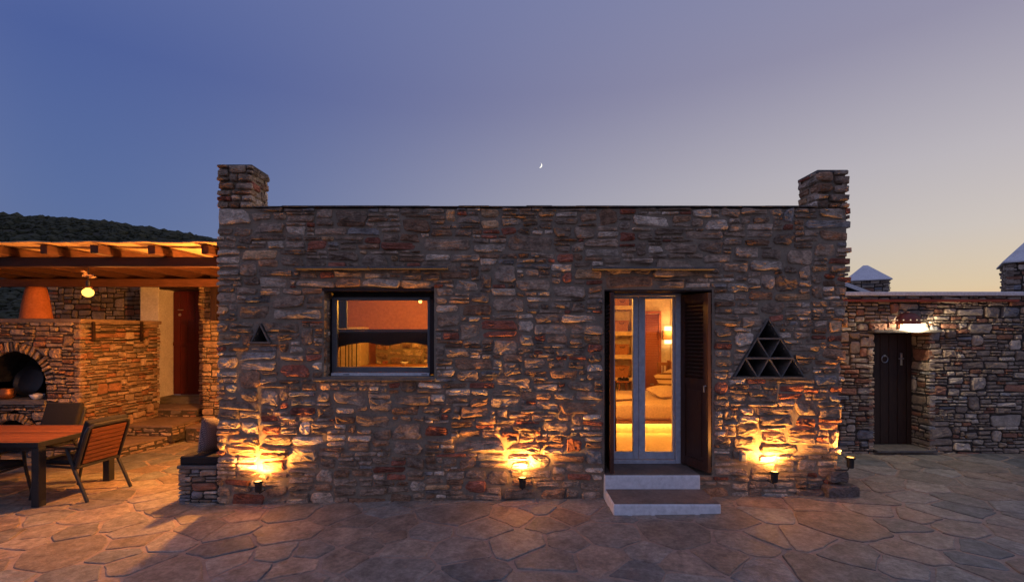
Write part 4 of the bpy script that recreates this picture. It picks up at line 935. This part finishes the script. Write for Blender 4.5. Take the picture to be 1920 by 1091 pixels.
# ------------------------------------------------------------------ terrace steps up to the red door
st_ = thing('terrace_steps', 'dry stone steps climbing to the red door behind the table', 'steps', (-6.4, 3.2, 0))
def terr(pts, z0, z1, seed):                        # polygon footprint (counter-clockwise), stone-faced on its front and right edges
    g = MB(); n = len(pts); g.prism([(x, y) for x, y in pts], lambda u, v, c: Vector((u, v, c)), z0 - 0.1, z1 - 0.03); s_ = g.build('step', M['joint'], st_)
    for i in range(n):
        (xa, ya_), (xb_, yb_) = pts[i], pts[(i + 1) % n]; l = math.hypot(xb_ - xa, yb_ - ya_); u = ((xb_ - xa) / l, (yb_ - ya_) / l); nn = (u[1], -u[0])
        if nn[1] > 0.5 or nn[0] < -0.5: continue
        fr = frame3((xa - nn[0] * 0.02, ya_ - nn[1] * 0.02, z0), (u[0], u[1], 0), (0, 0, 1), (nn[0], nn[1], 0))
        lay(rubble(l, z1 - z0 - 0.03, seed + i, [(0.035, 3), (0.055, 4), (0.08, 2)], (2, 6), joint=0.008, irr=0.8, wmax=0.4), fr, s_, M['dry'], pal_dry, random.Random(seed + i), out=(0.012, 0.04), back=0.06, limit=60)
    cx, cy = centroid(pts); gg = MB(); top = [(cx + (x - cx) * 1.012, cy + (y - cy) * 1.012) for x, y in pts]; gg.prism(top, lambda u, v, c: Vector((u, v, c)), z1 - 0.03, z1); gg.build('tread_slab', M['tread'], s_)
terr([(-7.2, 2.05), (-6.32, 2.02), (-6.15, 2.6), (-6.0, 3.25), (-5.9, 4.4), (-7.2, 4.4)], 0.0, 0.175, 121)
terr([(-7.3, 2.85), (-6.02, 2.8), (-6.0, 3.1), (-5.95, 4.4), (-7.3, 4.4)], 0.176, 0.36, 131)
terr([(-7.6, 3.68), (-6.15, 3.66), (-6.15, 4.7), (-7.6, 4.7)], 0.361, 0.52, 141)
terr([(-5.98, 3.1), (-5.3, 3.05), (-5.3, 4.4), (-5.98, 4.4)], 0.0, 0.28, 146)
# ------------------------------------------------------------------ annex with the red door
an = thing('stone_annex', 'stone building with an oxblood door behind the pergola', 'building', (-6.5, 4.5, 0)); aY = 4.0
aw = box('annex_wall', M['joint'], an, -6.32, -3.9, aY + 0.04, aY + 0.6, 0, 3.42)
lay(rubble(2.45, 3.4, 151, HS_DRY, (1.6, 4.5), joint=0.010, irr=0.8, wmax=0.42, u0=-6.36), frame3((0, aY + 0.03, 0), (1, 0, 0), (0, 0, 1), (0, -1, 0)), aw, M['dry'], pal_dry, random.Random(151), out=(0.012, 0.045), limit=150, view=lambda v: v.x < -5.2)
lay(rubble(0.5, 3.1, 152, HS_DRY, (1.6, 3.5), joint=0.010, irr=0.8, wmax=0.42), frame3((-6.31, aY + 0.03, 0), (0, 1, 0), (0, 0, 1), (-1, 0, 0)), aw, M['dry'], pal_dry, random.Random(152), out=(0.004, 0.02), all_stuff=True)
g = MB(); g.box(-7.75, -7.37, 4.28, 4.95, 0.3, 3.42, 0.012); tag(g.build('plaster_jamb', M['white'], an), 'whitewashed plaster jamb left of the red door')
dl = box('door', M['wood_red'], an, -7.36, -6.25, 4.72, 4.77, 0.66, 2.9)
for k in range(7): box('plank', M['wood_red'], dl, -7.35 + k * 0.157, -7.35 + k * 0.157 + 0.15, 4.69, 4.719, 0.67, 2.88, 0.005)
box('cross_rail', M['wood_red'], dl, -7.35, -6.27, 4.672, 4.689, 1.72, 1.80, 0.004)
box('door_lintel', M['wood_dk'], an, -7.365, -6.325, 4.3, 4.9, 2.905, 3.42)
xk = PX(336, CD + 4.66)
g = MB(); g.tube([(xk, 4.69, PZ(581, CD + 4.66)), (xk, 4.63, PZ(581, CD + 4.66)), (xk + 0.11, 4.63, PZ(581, CD + 4.66))], 0.011, 8); g.lathe([(0, 0), (0.03, 0), (0.03, 0.012), (0, 0.014)], 0, 0, 14, M=Matrix.Translation((xk, 4.688, PZ(590, CD + 4.66))) @ Matrix.Rotation(R(90), 4, 'X')); g.build('handle', M['steel'], dl)
box('threshold', M['slate'], an, -7.36, -6.33, 4.3, 4.68, 0.522, 0.66, 0.008)
# lower pier carrying the post
pr = box('post_pier', M['joint'], an, -5.86, -4.4, 3.44, 3.98, 0, 2.22); lay(rubble(1.5, 2.24, 153, HS_DRY, (1.6, 4), joint=0.010, irr=0.8, wmax=0.42, u0=-5.90), frame3((0, 3.44, 0), (1, 0, 0), (0, 0, 1), (0, -1, 0)), pr, M['dry'], pal_dry, random.Random(153), out=(0.012, 0.04), limit=60, view=lambda v: v.x < -5.2)
# garden wall behind the barbecue
gw = thing('garden_wall', 'grey dry stone wall behind the barbecue and pendant lamp', 'wall', (-8.6, 4.85, 0)); gc = box('wall_core', M['joint'], gw, -10.15, -7.76, 4.86, 5.3, 0, 3.3)
lay(rubble(2.5, 1.85, 161, [(0.06, 3), (0.09, 4), (0.13, 3), (0.18, 1)], (1.6, 3.6), joint=0.012, irr=0.8, wmax=0.46, u0=-10.24, v0=1.45), frame3((0, 4.86, 0), (1, 0, 0), (0, 0, 1), (0, -1, 0)), gc, M['dry'], pal_right, random.Random(161), out=(0.012, 0.04))
lay(rubble(2.5, 1.45, 162, [(0.06, 3), (0.09, 4), (0.13, 3), (0.18, 1)], (1.6, 3.6), joint=0.012, irr=0.8, wmax=0.46, u0=-10.24), frame3((0, 4.86, 0), (1, 0, 0), (0, 0, 1), (0, -1, 0)), gc, M['dry'], pal_right, random.Random(162), out=(0.012, 0.04), all_stuff=True)

# ------------------------------------------------------------------ pergola
pg = thing('pergola', 'dark timber pergola roofed with reed mats above the dining patio', 'pergola', (-6.5, 2.4, 0)); rg = random.Random(171)
box('front_beam', M['beam'], pg, -10.5, HX0 + 0.0, 0.84, 0.96, PZ(501, CD + 0.9), PZ(483, CD + 0.9), 0.012)
box('rear_beam', M['beam_lit'], pg, -10.5, HX0 + 0.0, 3.44, 3.56, 2.88, 3.03, 0.012)
box('post', M['wood_dk'], pg, PX(397, CD + 3.62), PX(397, CD + 3.62) + 0.12, 3.57, 3.69, 2.22, 3.16, 0.01)
rx = [PX(186, 6.15) + 0.70 * k for k in range(-6, 3)]
for x in rx: g = MB(); g.box(x - 0.05 + rg.uniform(-.01, .01), x + 0.05, 0.60 + rg.uniform(-.03, .03), 4.70, 3.034, 3.155 + rg.uniform(-.006, .006), 0.014); g.build('rafter', M['rafter'], pg)
# reed mats, laid in strips and sagging between the rafters
def zmat(x, y):
    u = ((x - rx[0]) / 0.70) % 1.0; return 3.172 - 0.012 * math.sin(u * math.pi) + 0.006 * noise.noise(Vector((x * 2.3, y * 1.1, 4)))
for (a, b) in ((-10.4, -8.2), (-8.18, -5.9), (-5.88, HX0 + 0.02)):
    n = int((b - a) / 0.05); vs = []; fs = []; ys = [0.50 + 0.06 * k for k in range(71)]
    for s in (0, 1):
        for y in ys:
            for i in range(n + 1):
                x = a + (b - a) * i / n; vs.append((x, y + 0.02 * noise.noise(Vector((x * 5, 1, 0))), zmat(x, y) + 0.012 * s))
    m_ = n + 1; o2 = m_ * len(ys)
    for j in range(len(ys) - 1):
        for i in range(n):
            q = j * m_ + i; fs.append((q, q + m_, q + m_ + 1, q + 1)); fs.append((o2 + q, o2 + q + 1, o2 + q + m_ + 1, o2 + q + m_))
    for i in range(n): fs.append((i, i + 1, o2 + i + 1, o2 + i))
    mk('reed_mat', vs, fs, M['reed'], pg, smooth=True)

# pendant lamp under the front beam
lx, ly = PX(165, CD + 0.92), 0.92; lz = PZ(547, CD + 0.92)
pe = thing('pendant_lamp', 'glowing globe bulb hanging from the pergola beam beneath a dried wreath', 'lamp', (lx, ly, lz)); 
g = MB(); g.lathe([(0.0, lz - 0.072), (0.03, lz - 0.066), (0.056, lz - 0.045), (0.067, lz - 0.012), (0.060, lz + 0.02), (0.035, lz + 0.04), (0.02, lz + 0.055)], lx, ly, 24); g.build('bulb', M['bulb'], pe, smooth=True)
g = MB(); g.lathe([(0.022, lz + 0.075), (0.045, lz + 0.066), (0.055, lz + 0.05), (0.05, lz + 0.052), (0.04, lz + 0.06), (0.02, lz + 0.066)], lx, ly, 24); g.build('collar_shade', M['copper'], pe, smooth=True)
g = MB(); g.lathe([(0.0, lz + 0.15), (0.022, lz + 0.15), (0.024, lz + 0.06), (0.0, lz + 0.055)], lx, ly, 16); g.tube([(lx, ly, lz + 0.15), (lx + 0.01, ly, PZ(502, CD + 0.92))], 0.006, 6); g.build('lamp_holder', M['black'], pe)
g = MB(); rg = random.Random(9)
for k in range(9):
    a = k * 0.7; r = 0.075 + rg.uniform(-.02, .03); zc = lz + 0.22 + rg.uniform(-.02, .05); cx2, cy2 = lx + 0.045 * math.cos(a), ly + 0.045 * math.sin(a)
    g.add([(lx, ly, zc - 0.01), (cx2 + 0.03 * math.cos(a + 1.2), cy2 + 0.03 * math.sin(a + 1.2), zc + 0.02), (lx + r * math.cos(a), ly + r * math.sin(a), zc + rg.uniform(-.02, .02)), (cx2 + 0.03 * math.cos(a - 1.2), cy2 + 0.03 * math.sin(a - 1.2), zc + 0.015), (cx2, cy2, zc - 0.012)], [(0, 1, 4), (1, 2, 4), (2, 3, 4), (3, 0, 4)])
g.build('dried_leaf_wreath', M['reed'], pe)
PEND_E = 65
point('pendant_light', pe, (lx, ly - 0.0, lz - 0.10), PEND_E, (1.0, 0.37, 0.065), 0.07)

# ------------------------------------------------------------------ dining table and chairs
TX1, TY0, TY1, TZ = -5.42, -0.12, 0.90, 0.75; TX0 = -7.5
tb = thing('dining_table', 'outdoor table with reddish slatted top and dark metal legs', 'table', (-6.4, 0.4, 0))
nS = 12
for k in range(nS): y0 = TY0 + (TY1 - TY0) * k / nS; box('slat', M['teak'], tb, TX0 + 0.03, TX1 - 0.03 if 0 < k < nS - 1 else TX1 - 0.03, y0 + 0.006, y0 + (TY1 - TY0) / nS - 0.006, TZ - 0.022, TZ, 0.003)
for (a, b, c, d) in ((TX0, TX1, TY0 - 0.012, TY0 + 0.003), (TX0, TX1, TY1 - 0.003, TY1 + 0.012), (TX1 - 0.029, TX1, TY0 + 0.0035, TY1 - 0.0035), (TX0, TX0 + 0.029, TY0 + 0.0035, TY1 - 0.0035)): box('frame_edge', M['frame'], tb, a, b, c, d, TZ - 0.055, TZ + 0.002, 0.003)
box('apron', M['frame'], tb, TX0 + 0.03, TX1 - 0.03, TY0 + 0.02, TY0 + 0.05, TZ - 0.10, TZ - 0.024); box('apron', M['frame'], tb, TX0 + 0.03, TX1 - 0.03, TY1 - 0.05, TY1 - 0.02, TZ - 0.10, TZ - 0.024)
for x in (TX0, TX1 - 0.09):
    for y in (TY0 - 0.005, TY1 - 0.085): box('leg', M['frame'], tb, x + 0.002, x + 0.088, y, y + 0.09, 0.012, TZ - 0.058, 0.006)

def chair(label, loc, rz):
    t = thing('garden_chair', label, 'chair', loc, rz, 'dining chairs round the outdoor table'); kw = dict(local=True)
    def tb_(name, pts, r): g = MB(); g.tube(pts, r, 8); return g.build(name, M['frame'], t, **kw)
    # local: faces +Y, seat 0.54 wide
    for s in (-1, 1):
        x = s * 0.275
        tb_('leg', [(x * 1.02, 0.36, 0.0), (x, 0.27, 0.42), (x, 0.255, 0.62)], 0.017)
        tb_('leg', [(x * 1.02, -0.40, 0.0), (x, -0.20, 0.42), (x, -0.12, 0.62)], 0.019)
        g = MB(); g.box(x - 0.03, x + 0.03, -0.26, 0.30, 0.625, 0.648, 0.008); g.build('armrest', M['frame'], t, **kw)
        tb_('seat_rail', [(x * 0.98, -0.24, 0.395), (x * 0.98, 0.28, 0.415)], 0.016)
    tb_('front_rail', [(-0.27, 0.28, 0.40), (0.27, 0.28, 0.40)], 0.015)
    g = MB(); g.box(-0.255, 0.255, -0.22, 0.29, 0.415, 0.48, 0.022); g.build('seat_cushion', M['cushion'], t, smooth=True, **kw)
    th = R(18); c, s2 = math.cos(th), math.sin(th)
    def B(u, h, n): return Vector((u, -0.24 - h * s2 - n * c, 0.40 + h * c - n * s2))   # n>0 is the rear side
    pts = [B(-0.265, 0, 0)] + [B(-0.265, 0.44, 0), B(-0.25, 0.49, 0), B(-0.21, 0.515, 0), B(0.21, 0.515, 0), B(0.25, 0.49, 0), B(0.265, 0.44, 0)] + [B(0.265, 0, 0), B(-0.265, 0, 0)]
    tb_('back_frame', pts, 0.023)
    for k in range(8):
        h0 = 0.035 + k * 0.056
        vs = [B(u, h, n) for u in (-0.222, 0.222) for h in (h0, h0 + 0.044) for n in (0.004, 0.018)]
        mk('back_slat', vs, [(0, 1, 3, 2), (4, 6, 7, 5), (0, 4, 5, 1), (2, 3, 7, 6), (0, 2, 6, 4), (1, 5, 7, 3)], M['teak_dk'], t, local=True)
    g = MB(); nn = 0
    vs = []; fs = []
    bm = bmesh.new(); bmesh.ops.create_cube(bm, size=1)
    for v in bm.verts: v.co = Vector((v.co.x * 0.53, v.co.y * 0.075, v.co.z * 0.55))
    bmesh.ops.bevel(bm, geom=list(bm.edges), offset=0.03, segments=3, profile=0.6, affect='EDGES'); bm.verts.index_update()
    vs = [B(v.co.x, v.co.z + 0.285, v.co.y - 0.045) for v in bm.verts]; fs = [tuple(v.index for v in f.verts) for f in bm.faces]; bm.free()
    mk('back_cushion', vs, fs, M['cushion'], t, local=True, smooth=True)
    return t
chair('slatted chair pulled up to the right end of the table', (-5.38, 0.36, 0.013), R(84))
chair('garden chair at the near side of the table, left edge of the photo', (-6.12, -0.14, 0.013), R(0))
chair('garden chair on the far side of the table in front of the barbecue', (-6.68, 1.16, 0.013), R(180))

# ------------------------------------------------------------------ right-hand boundary wall
RY, RZ1 = 1.77, 2.575; gR = 0.12
rw = thing('boundary_wall', 'stone boundary wall with white coping right of the house', 'wall', (8, RY, gR)); d_ = CD + RY
OX0, OX1, OZ0, OZ1 = PX(1640, d_), PX(1745, d_), PZ(843, d_), PZ(624, d_)
RX1 = 15.0
g = MB(); g.box(3.6, OX0, RY + 0.04, RY + 0.45, -0.1, RZ1); g.box(OX1, RX1, RY + 0.04, RY + 0.45, -0.1, RZ1); g.box(OX0 + .001, OX1 - .001, RY + 0.04, RY + 0.45, OZ1 + 0.001, RZ1); g.box(OX0 + .001, OX1 - .001, RY + 0.04, RY + 0.45, -0.1, OZ0 - 0.03)
rc = g.build('wall_core', M['joint'], rw)
frR = frame3((0, RY + 0.03, 0), (1, 0, 0), (0, 0, 1), (0, -1, 0))
HS_R = [(0.03, 3), (0.05, 5), (0.07, 3.5), (0.10, 1.8), (0.16, 0.7), (0.22, 0.25)]
lay(rubble(RX1 - 3.6, RZ1 - 0.06, 181, HS_R, (1.5, 3.8), [(OX0, OX1, OZ0 - 0.03, OZ1)], joint=0.011, irr=0.9, wmax=0.5, u0=3.6, v0=0.06), frR, rc, M['dry'], pal_right, random.Random(182), out=(0.010, 0.034), view=lambda v: 4.6 < v.x < 8.1)
for (xo, nr, sd_) in ((OX0, 1, 183), (OX1, -1, 184)):
    lay(rubble(0.36, OZ1 - OZ0, sd_, HS_R, (1.5, 3.2), joint=0.010), frame3((xo, RY + 0.0, OZ0), (0, 1, 0), (0, 0, 1), (nr, 0, 0)), rw, M['dry'], pal_right, random.Random(sd_), out=(0.003, 0.014), name='jamb_stone', all_stuff=True)
g = MB(); x = 3.6; rg = random.Random(4)
g.box(3.6, RX1, RY - 0.03, RY + 0.50, RZ1 + 0.002, PZ(547, d_), 0.014); g.build('coping', M['white'], rw)
box('painted_batten', M['redpipe'], rw, 3.7, PX(1905, d_), RY - 0.055, RY + 0.0, PZ(566, d_), PZ(561.5, d_), 0.006)
box('lintel_slab', M['slate'], rw, OX0 - 0.08, OX1 + 0.10, RY - 0.10, RY + 0.30, OZ1 + 0.002, OZ1 + 0.045, 0.01)
box('door_sill', M['slate'], rw, OX0 - 0.0, OX1 + 0.06, RY - 0.06, RY + 0.40, OZ0 - 0.028, OZ0 + 0.004, 0.006)
gd = thing('gate_door', 'dark brown wooden door with ring knocker in the right boundary wall', 'door', ((OX0 + OX1) / 2, RY + 0.36, OZ0)); gy2 = RY + 0.33
box('frame', M['wood_dk'], gd, OX0 + 0.016, OX0 + 0.07, gy2, gy2 + 0.08, OZ0 + 0.006, OZ1 - 0.002, 0.004); box('frame', M['wood_dk'], gd, OX1 - 0.09, OX1 - 0.016, gy2, gy2 + 0.08, OZ0 + 0.006, OZ1 - 0.002, 0.004)
lf = box('leaf', M['wood_dk'], gd, OX0 + 0.071, OX1 - 0.091, gy2 + 0.03, gy2 + 0.07, OZ0 + 0.006, OZ1 - 0.002)
npk = 5; wp = (OX1 - 0.091 - OX0 - 0.071) / npk
for k in range(npk): box('plank', M['wood_dk'], lf, OX0 + 0.071 + k * wp + 0.004, OX0 + 0.071 + (k + 1) * wp - 0.004, gy2 + 0.012, gy2 + 0.029, OZ0 + 0.02, OZ1 - 0.02, 0.004)
kx, kz = PX(1658.5, CD + gy2), PZ(673, CD + gy2); g = MB(); g.tube([(kx + 0.05 * math.cos(t), gy2 - 0.004, kz + 0.055 * math.sin(t)) for t in [k * math.pi / 12 for k in range(25)]], 0.007, 8); g.tube([(kx, gy2 + 0.012, kz + 0.055), (kx, gy2 - 0.01, kz + 0.055)], 0.016, 8); g.build('ring_knocker', M['steel'], lf)
hx_, hz_ = PX(1690.5, CD + gy2), PZ(672, CD + gy2); g = MB(); g.box(hx_ - 0.016, hx_ + 0.016, gy2 + 0.002, gy2 + 0.011, hz_ - 0.11, hz_ + 0.09, 0.003); g.tube([(hx_, gy2 + 0.004, hz_), (hx_, gy2 - 0.04, hz_), (hx_ - 0.08, gy2 - 0.04, hz_)], 0.008, 8); g.build('lever_handle', M['steel'], lf)
# half-dome lamp over the door
lx, lz0, lz1 = PX(1700, d_), PZ(603, d_), PZ(586, d_); lr = PX(1722, d_) - lx
wl2 = thing('porch_lamp', 'terracotta half dome lamp shining onto the slab over the right door', 'lamp', (lx, RY, lz0)); g = MB(); n = 9
vs = []; fs = []; prof = [(lr, lz0 - 0.03), (lr, lz0), (lr * 0.96, lz0 + 0.04), (lr * 0.80, lz0 + 0.09), (lr * 0.55, lz0 + 0.125), (lr * 0.25, lz1 + 0.0), (0.002, lz1 + 0.004)]
g.lathe(prof, lx, RY, 24, math.pi, 2 * math.pi); g.lathe([(r * 0.93, z - 0.012) for r, z in prof], lx, RY, 24, math.pi, 2 * math.pi); g.build('dome_shade', M['terra_dk'], wl2, smooth=True)
for k in range(7):
    a = math.pi + math.pi * (k + 0.5) / 7; c_ = Vector((lx + lr * 1.0 * math.cos(a), RY + lr * 1.0 * math.sin(a), lz0 + 0.016)); g = MB(); u = Vector((-math.sin(a), math.cos(a), 0)); o_ = Vector((math.cos(a), math.sin(a), 0)) * 0.004
    g.add([c_ + o_ - u * 0.011, c_ + o_ + u * 0.011, c_ + o_ + Vector((0, 0, 0.015)) + u * 0.004 - o_ * 0.4, c_ + o_ + Vector((0, 0, 0.015)) - u * 0.004 - o_ * 0.4, c_ - o_], [(0, 1, 2, 3), (0, 1, 4), (1, 2, 4), (2, 3, 4), (3, 0, 4)]); g.build('slot', M['slot'], wl2)
g = MB(); g.lathe([(0, lz0 - 0.06), (0.025, lz0 - 0.05), (0.035, lz0 - 0.02), (0.02, lz0 + 0.02), (0.015, lz0 + 0.04)], lx + 0.04, RY - 0.09, 14); g.build('bulb', M['porch_bulb'], wl2, smooth=True)
point('porch_light', wl2, (lx + 0.06, RY - 0.13, lz0 - 0.07), 30, (1.0, 0.80, 0.52), 0.03)

# ------------------------------------------------------------------ white-capped stone turrets behind the wall
def turret(label, cx, cy, hw, z0, zb, za, cut, seed, rz):
    t = thing('capped_chimney', label, 'chimney', (cx, cy, z0), 0, 'stone chimneys with white pyramid caps'); c = box('shaft', M['joint'], t, cx - hw + 0.04, cx + hw - 0.04, cy - hw + 0.04, cy + hw - 0.04, z0, zb)
    for k, (o, u, n) in enumerate((((cx - hw, cy - hw + 0.03), (1, 0, 0), (0, -1, 0)), ((cx - hw + 0.03, cy - hw), (0, 1, 0), (-1, 0, 0)), ((cx + hw - 0.03, cy - hw), (0, 1, 0), (1, 0, 0)))):
        fr = frame3((o[0], o[1], z0), u, (0, 0, 1), n); lay(rubble(2 * hw, zb - z0, seed + k, [(0.05, 3), (0.08, 3), (0.13, 1)], (1.8, 4), joint=0.012, irr=0.8, wmax=0.5), fr, c, M['dry'], pal_right, random.Random(seed + k), out=(0.012, 0.04), limit=60 if k < 2 else 0)
    t.rotation_euler = (0, 0, R(rz))
    e = hw + 0.05; vs = [(cx + a * e, cy + b * e, zb + 0.001) for a, b in ((-1, -1), (1, -1), (1, 1), (-1, 1))] + [(cx + a * e, cy + b * e, zb + 0.03) for a, b in ((-1, -1), (1, -1), (1, 1), (-1, 1))] + [(cx + a * cut, cy + b * cut, za) for a, b in ((-1, -1), (1, -1), (1, 1), (-1, 1))]
    mk('pyramid_cap', vs, [(3, 2, 1, 0)] + [(r * 4 + i, r * 4 + (i + 1) % 4, r * 4 + 4 + (i + 1) % 4, r * 4 + 4 + i) for r in range(2) for i in range(4)] + [(8, 9, 10, 11)], M['white'], t)
d1 = 15.5; turret('small stone chimney with a white pyramid cap beyond the boundary wall', PX(1622, d1), d1 - CD, 0.57, 1.5, PZ(529, d1), PZ(498, d1), 0.06, 201, -30)
d2 = 9.6; turret('larger white-capped stone chimney at the right edge of the photo', PX(1962, d2), d2 - CD, 0.62, 1.5, PZ(494, d2), PZ(494, d2) + 0.78, 0.05, 211, -42)
d3 = 12.5; sl = thing('sloping_parapet', 'whitewashed sloping parapet in front of the small capped chimney', 'parapet', (PX(1605, d3), d3 - CD, 2.5))
fr = frame3((0, d3 - CD, 0), (1, 0, 0), (0, 0, 1), (0, -1, 0)); g = MB(); g.prism([(PX(1560, d3), PZ(519, d3)), (PX(1560, d3), PZ(527, d3)), (PX(1640, d3), PZ(556, d3)), (PX(1640, d3), PZ(549, d3))], fr, 0.0, -0.35); g.build('coping', M['white'], sl); g = MB(); g.prism([(PX(1560, d3), 1.0), (PX(1560, d3), PZ(527, d3) - 0.002), (PX(1640, d3), PZ(556, d3) - 0.002), (PX(1640, d3), 1.0)], fr, -0.03, -0.32); g.build('wall_body', M['dry'], sl)

# ------------------------------------------------------------------ hill with scrub, and the moon
def hillz(x, y):
    px = 960 + x / 150 * FPX
    ridge = (622 - (409 + 0.00018 * max(px + 0, 0) ** 2.0 + (0.03 * px if px > 0 else 0))) / FPX * 150 + 2
    if px < 0: ridge = (622 - 409) / FPX * 150 + 2 + px * 0.004
    ridge = max(ridge, -2)
    t = min(max((y - 35) / 110, 0), 1); t = t * t * (3 - 2 * t)
    return -0.3 + ridge * t + 0.5 * noise.noise(Vector((x * 0.05, y * 0.05, 0))) * t + 0.25 * noise.noise(Vector((x * 0.2, y * 0.2, 0))) * t
vs = []; fs = []; hx_ = [-340 + 5 * i for i in range(98)]; hy = [30 + 5 * i for i in range(36)]
for y in hy:
    for x in hx_: vs.append((x, y, hillz(x, y)))
for j in range(len(hy) - 1):
    for i in range(len(hx_) - 1): n = len(hx_); fs.append((j * n + i, j * n + i + 1, (j + 1) * n + i + 1, (j + 1) * n + i))
tag(mk('hill', vs, fs, M['earth'], smooth=True), kind='structure')
sc = MB(); rg = random.Random(301); bmi = bmesh.new(); bmesh.ops.create_icosphere(bmi, subdivisions=1, radius=1); iv = [v.co.copy() for v in bmi.verts]; iff = [tuple(v.index for v in f.verts) for f in bmi.faces]; bmi.free()
for k in range(15000):
    y = rg.uniform(60, 150); x = rg.uniform(-2.0, -0.15) * (y + CD); r = rg.choice((0.35, 0.5, 0.5, 0.7, 0.9, 1.3)) * rg.uniform(0.7, 1.2) * (0.6 + y / 200); z = hillz(x, y)
    sc.add([(x + v.x * r * rg.uniform(0.7, 1.3), y + v.y * r, z + 0.1 + v.z * r * 0.6 * rg.uniform(0.6, 1.3)) for v in iv], iff)
tag(sc.build('scrub', M['scrub']), 'dark low scrub covering the hillside', 'scrub', kind='stuff')

dm = 3000; mo_ = thing('crescent_moon', 'thin crescent moon high in the dusk sky', 'moon', (PX(1012, dm), dm - CD, PZ(310.5, dm)))
rr = 4.6 / FPX * dm; vs = []; fs = []; n, m_ = 18, 6; tilt = R(-14)
for j in range(n + 1):
    th = math.pi * j / n - math.pi / 2
    for i in range(m_ + 1):
        ph = R(35) + (R(90) - R(35)) * i / m_
        x, y, z = math.cos(th) * math.sin(ph), -math.cos(th) * math.cos(ph), math.sin(th)
        vs.append(Vector((x * math.cos(tilt) - z * math.sin(tilt), y, x * math.sin(tilt) + z * math.cos(tilt))) * rr + WL[mo_])
for j in range(n):
    for i in range(m_): fs.append((j * (m_ + 1) + i, j * (m_ + 1) + i + 1, (j + 1) * (m_ + 1) + i + 1, (j + 1) * (m_ + 1) + i))
mk('lit_limb', vs, fs, M['moon'], mo_, smooth=True)
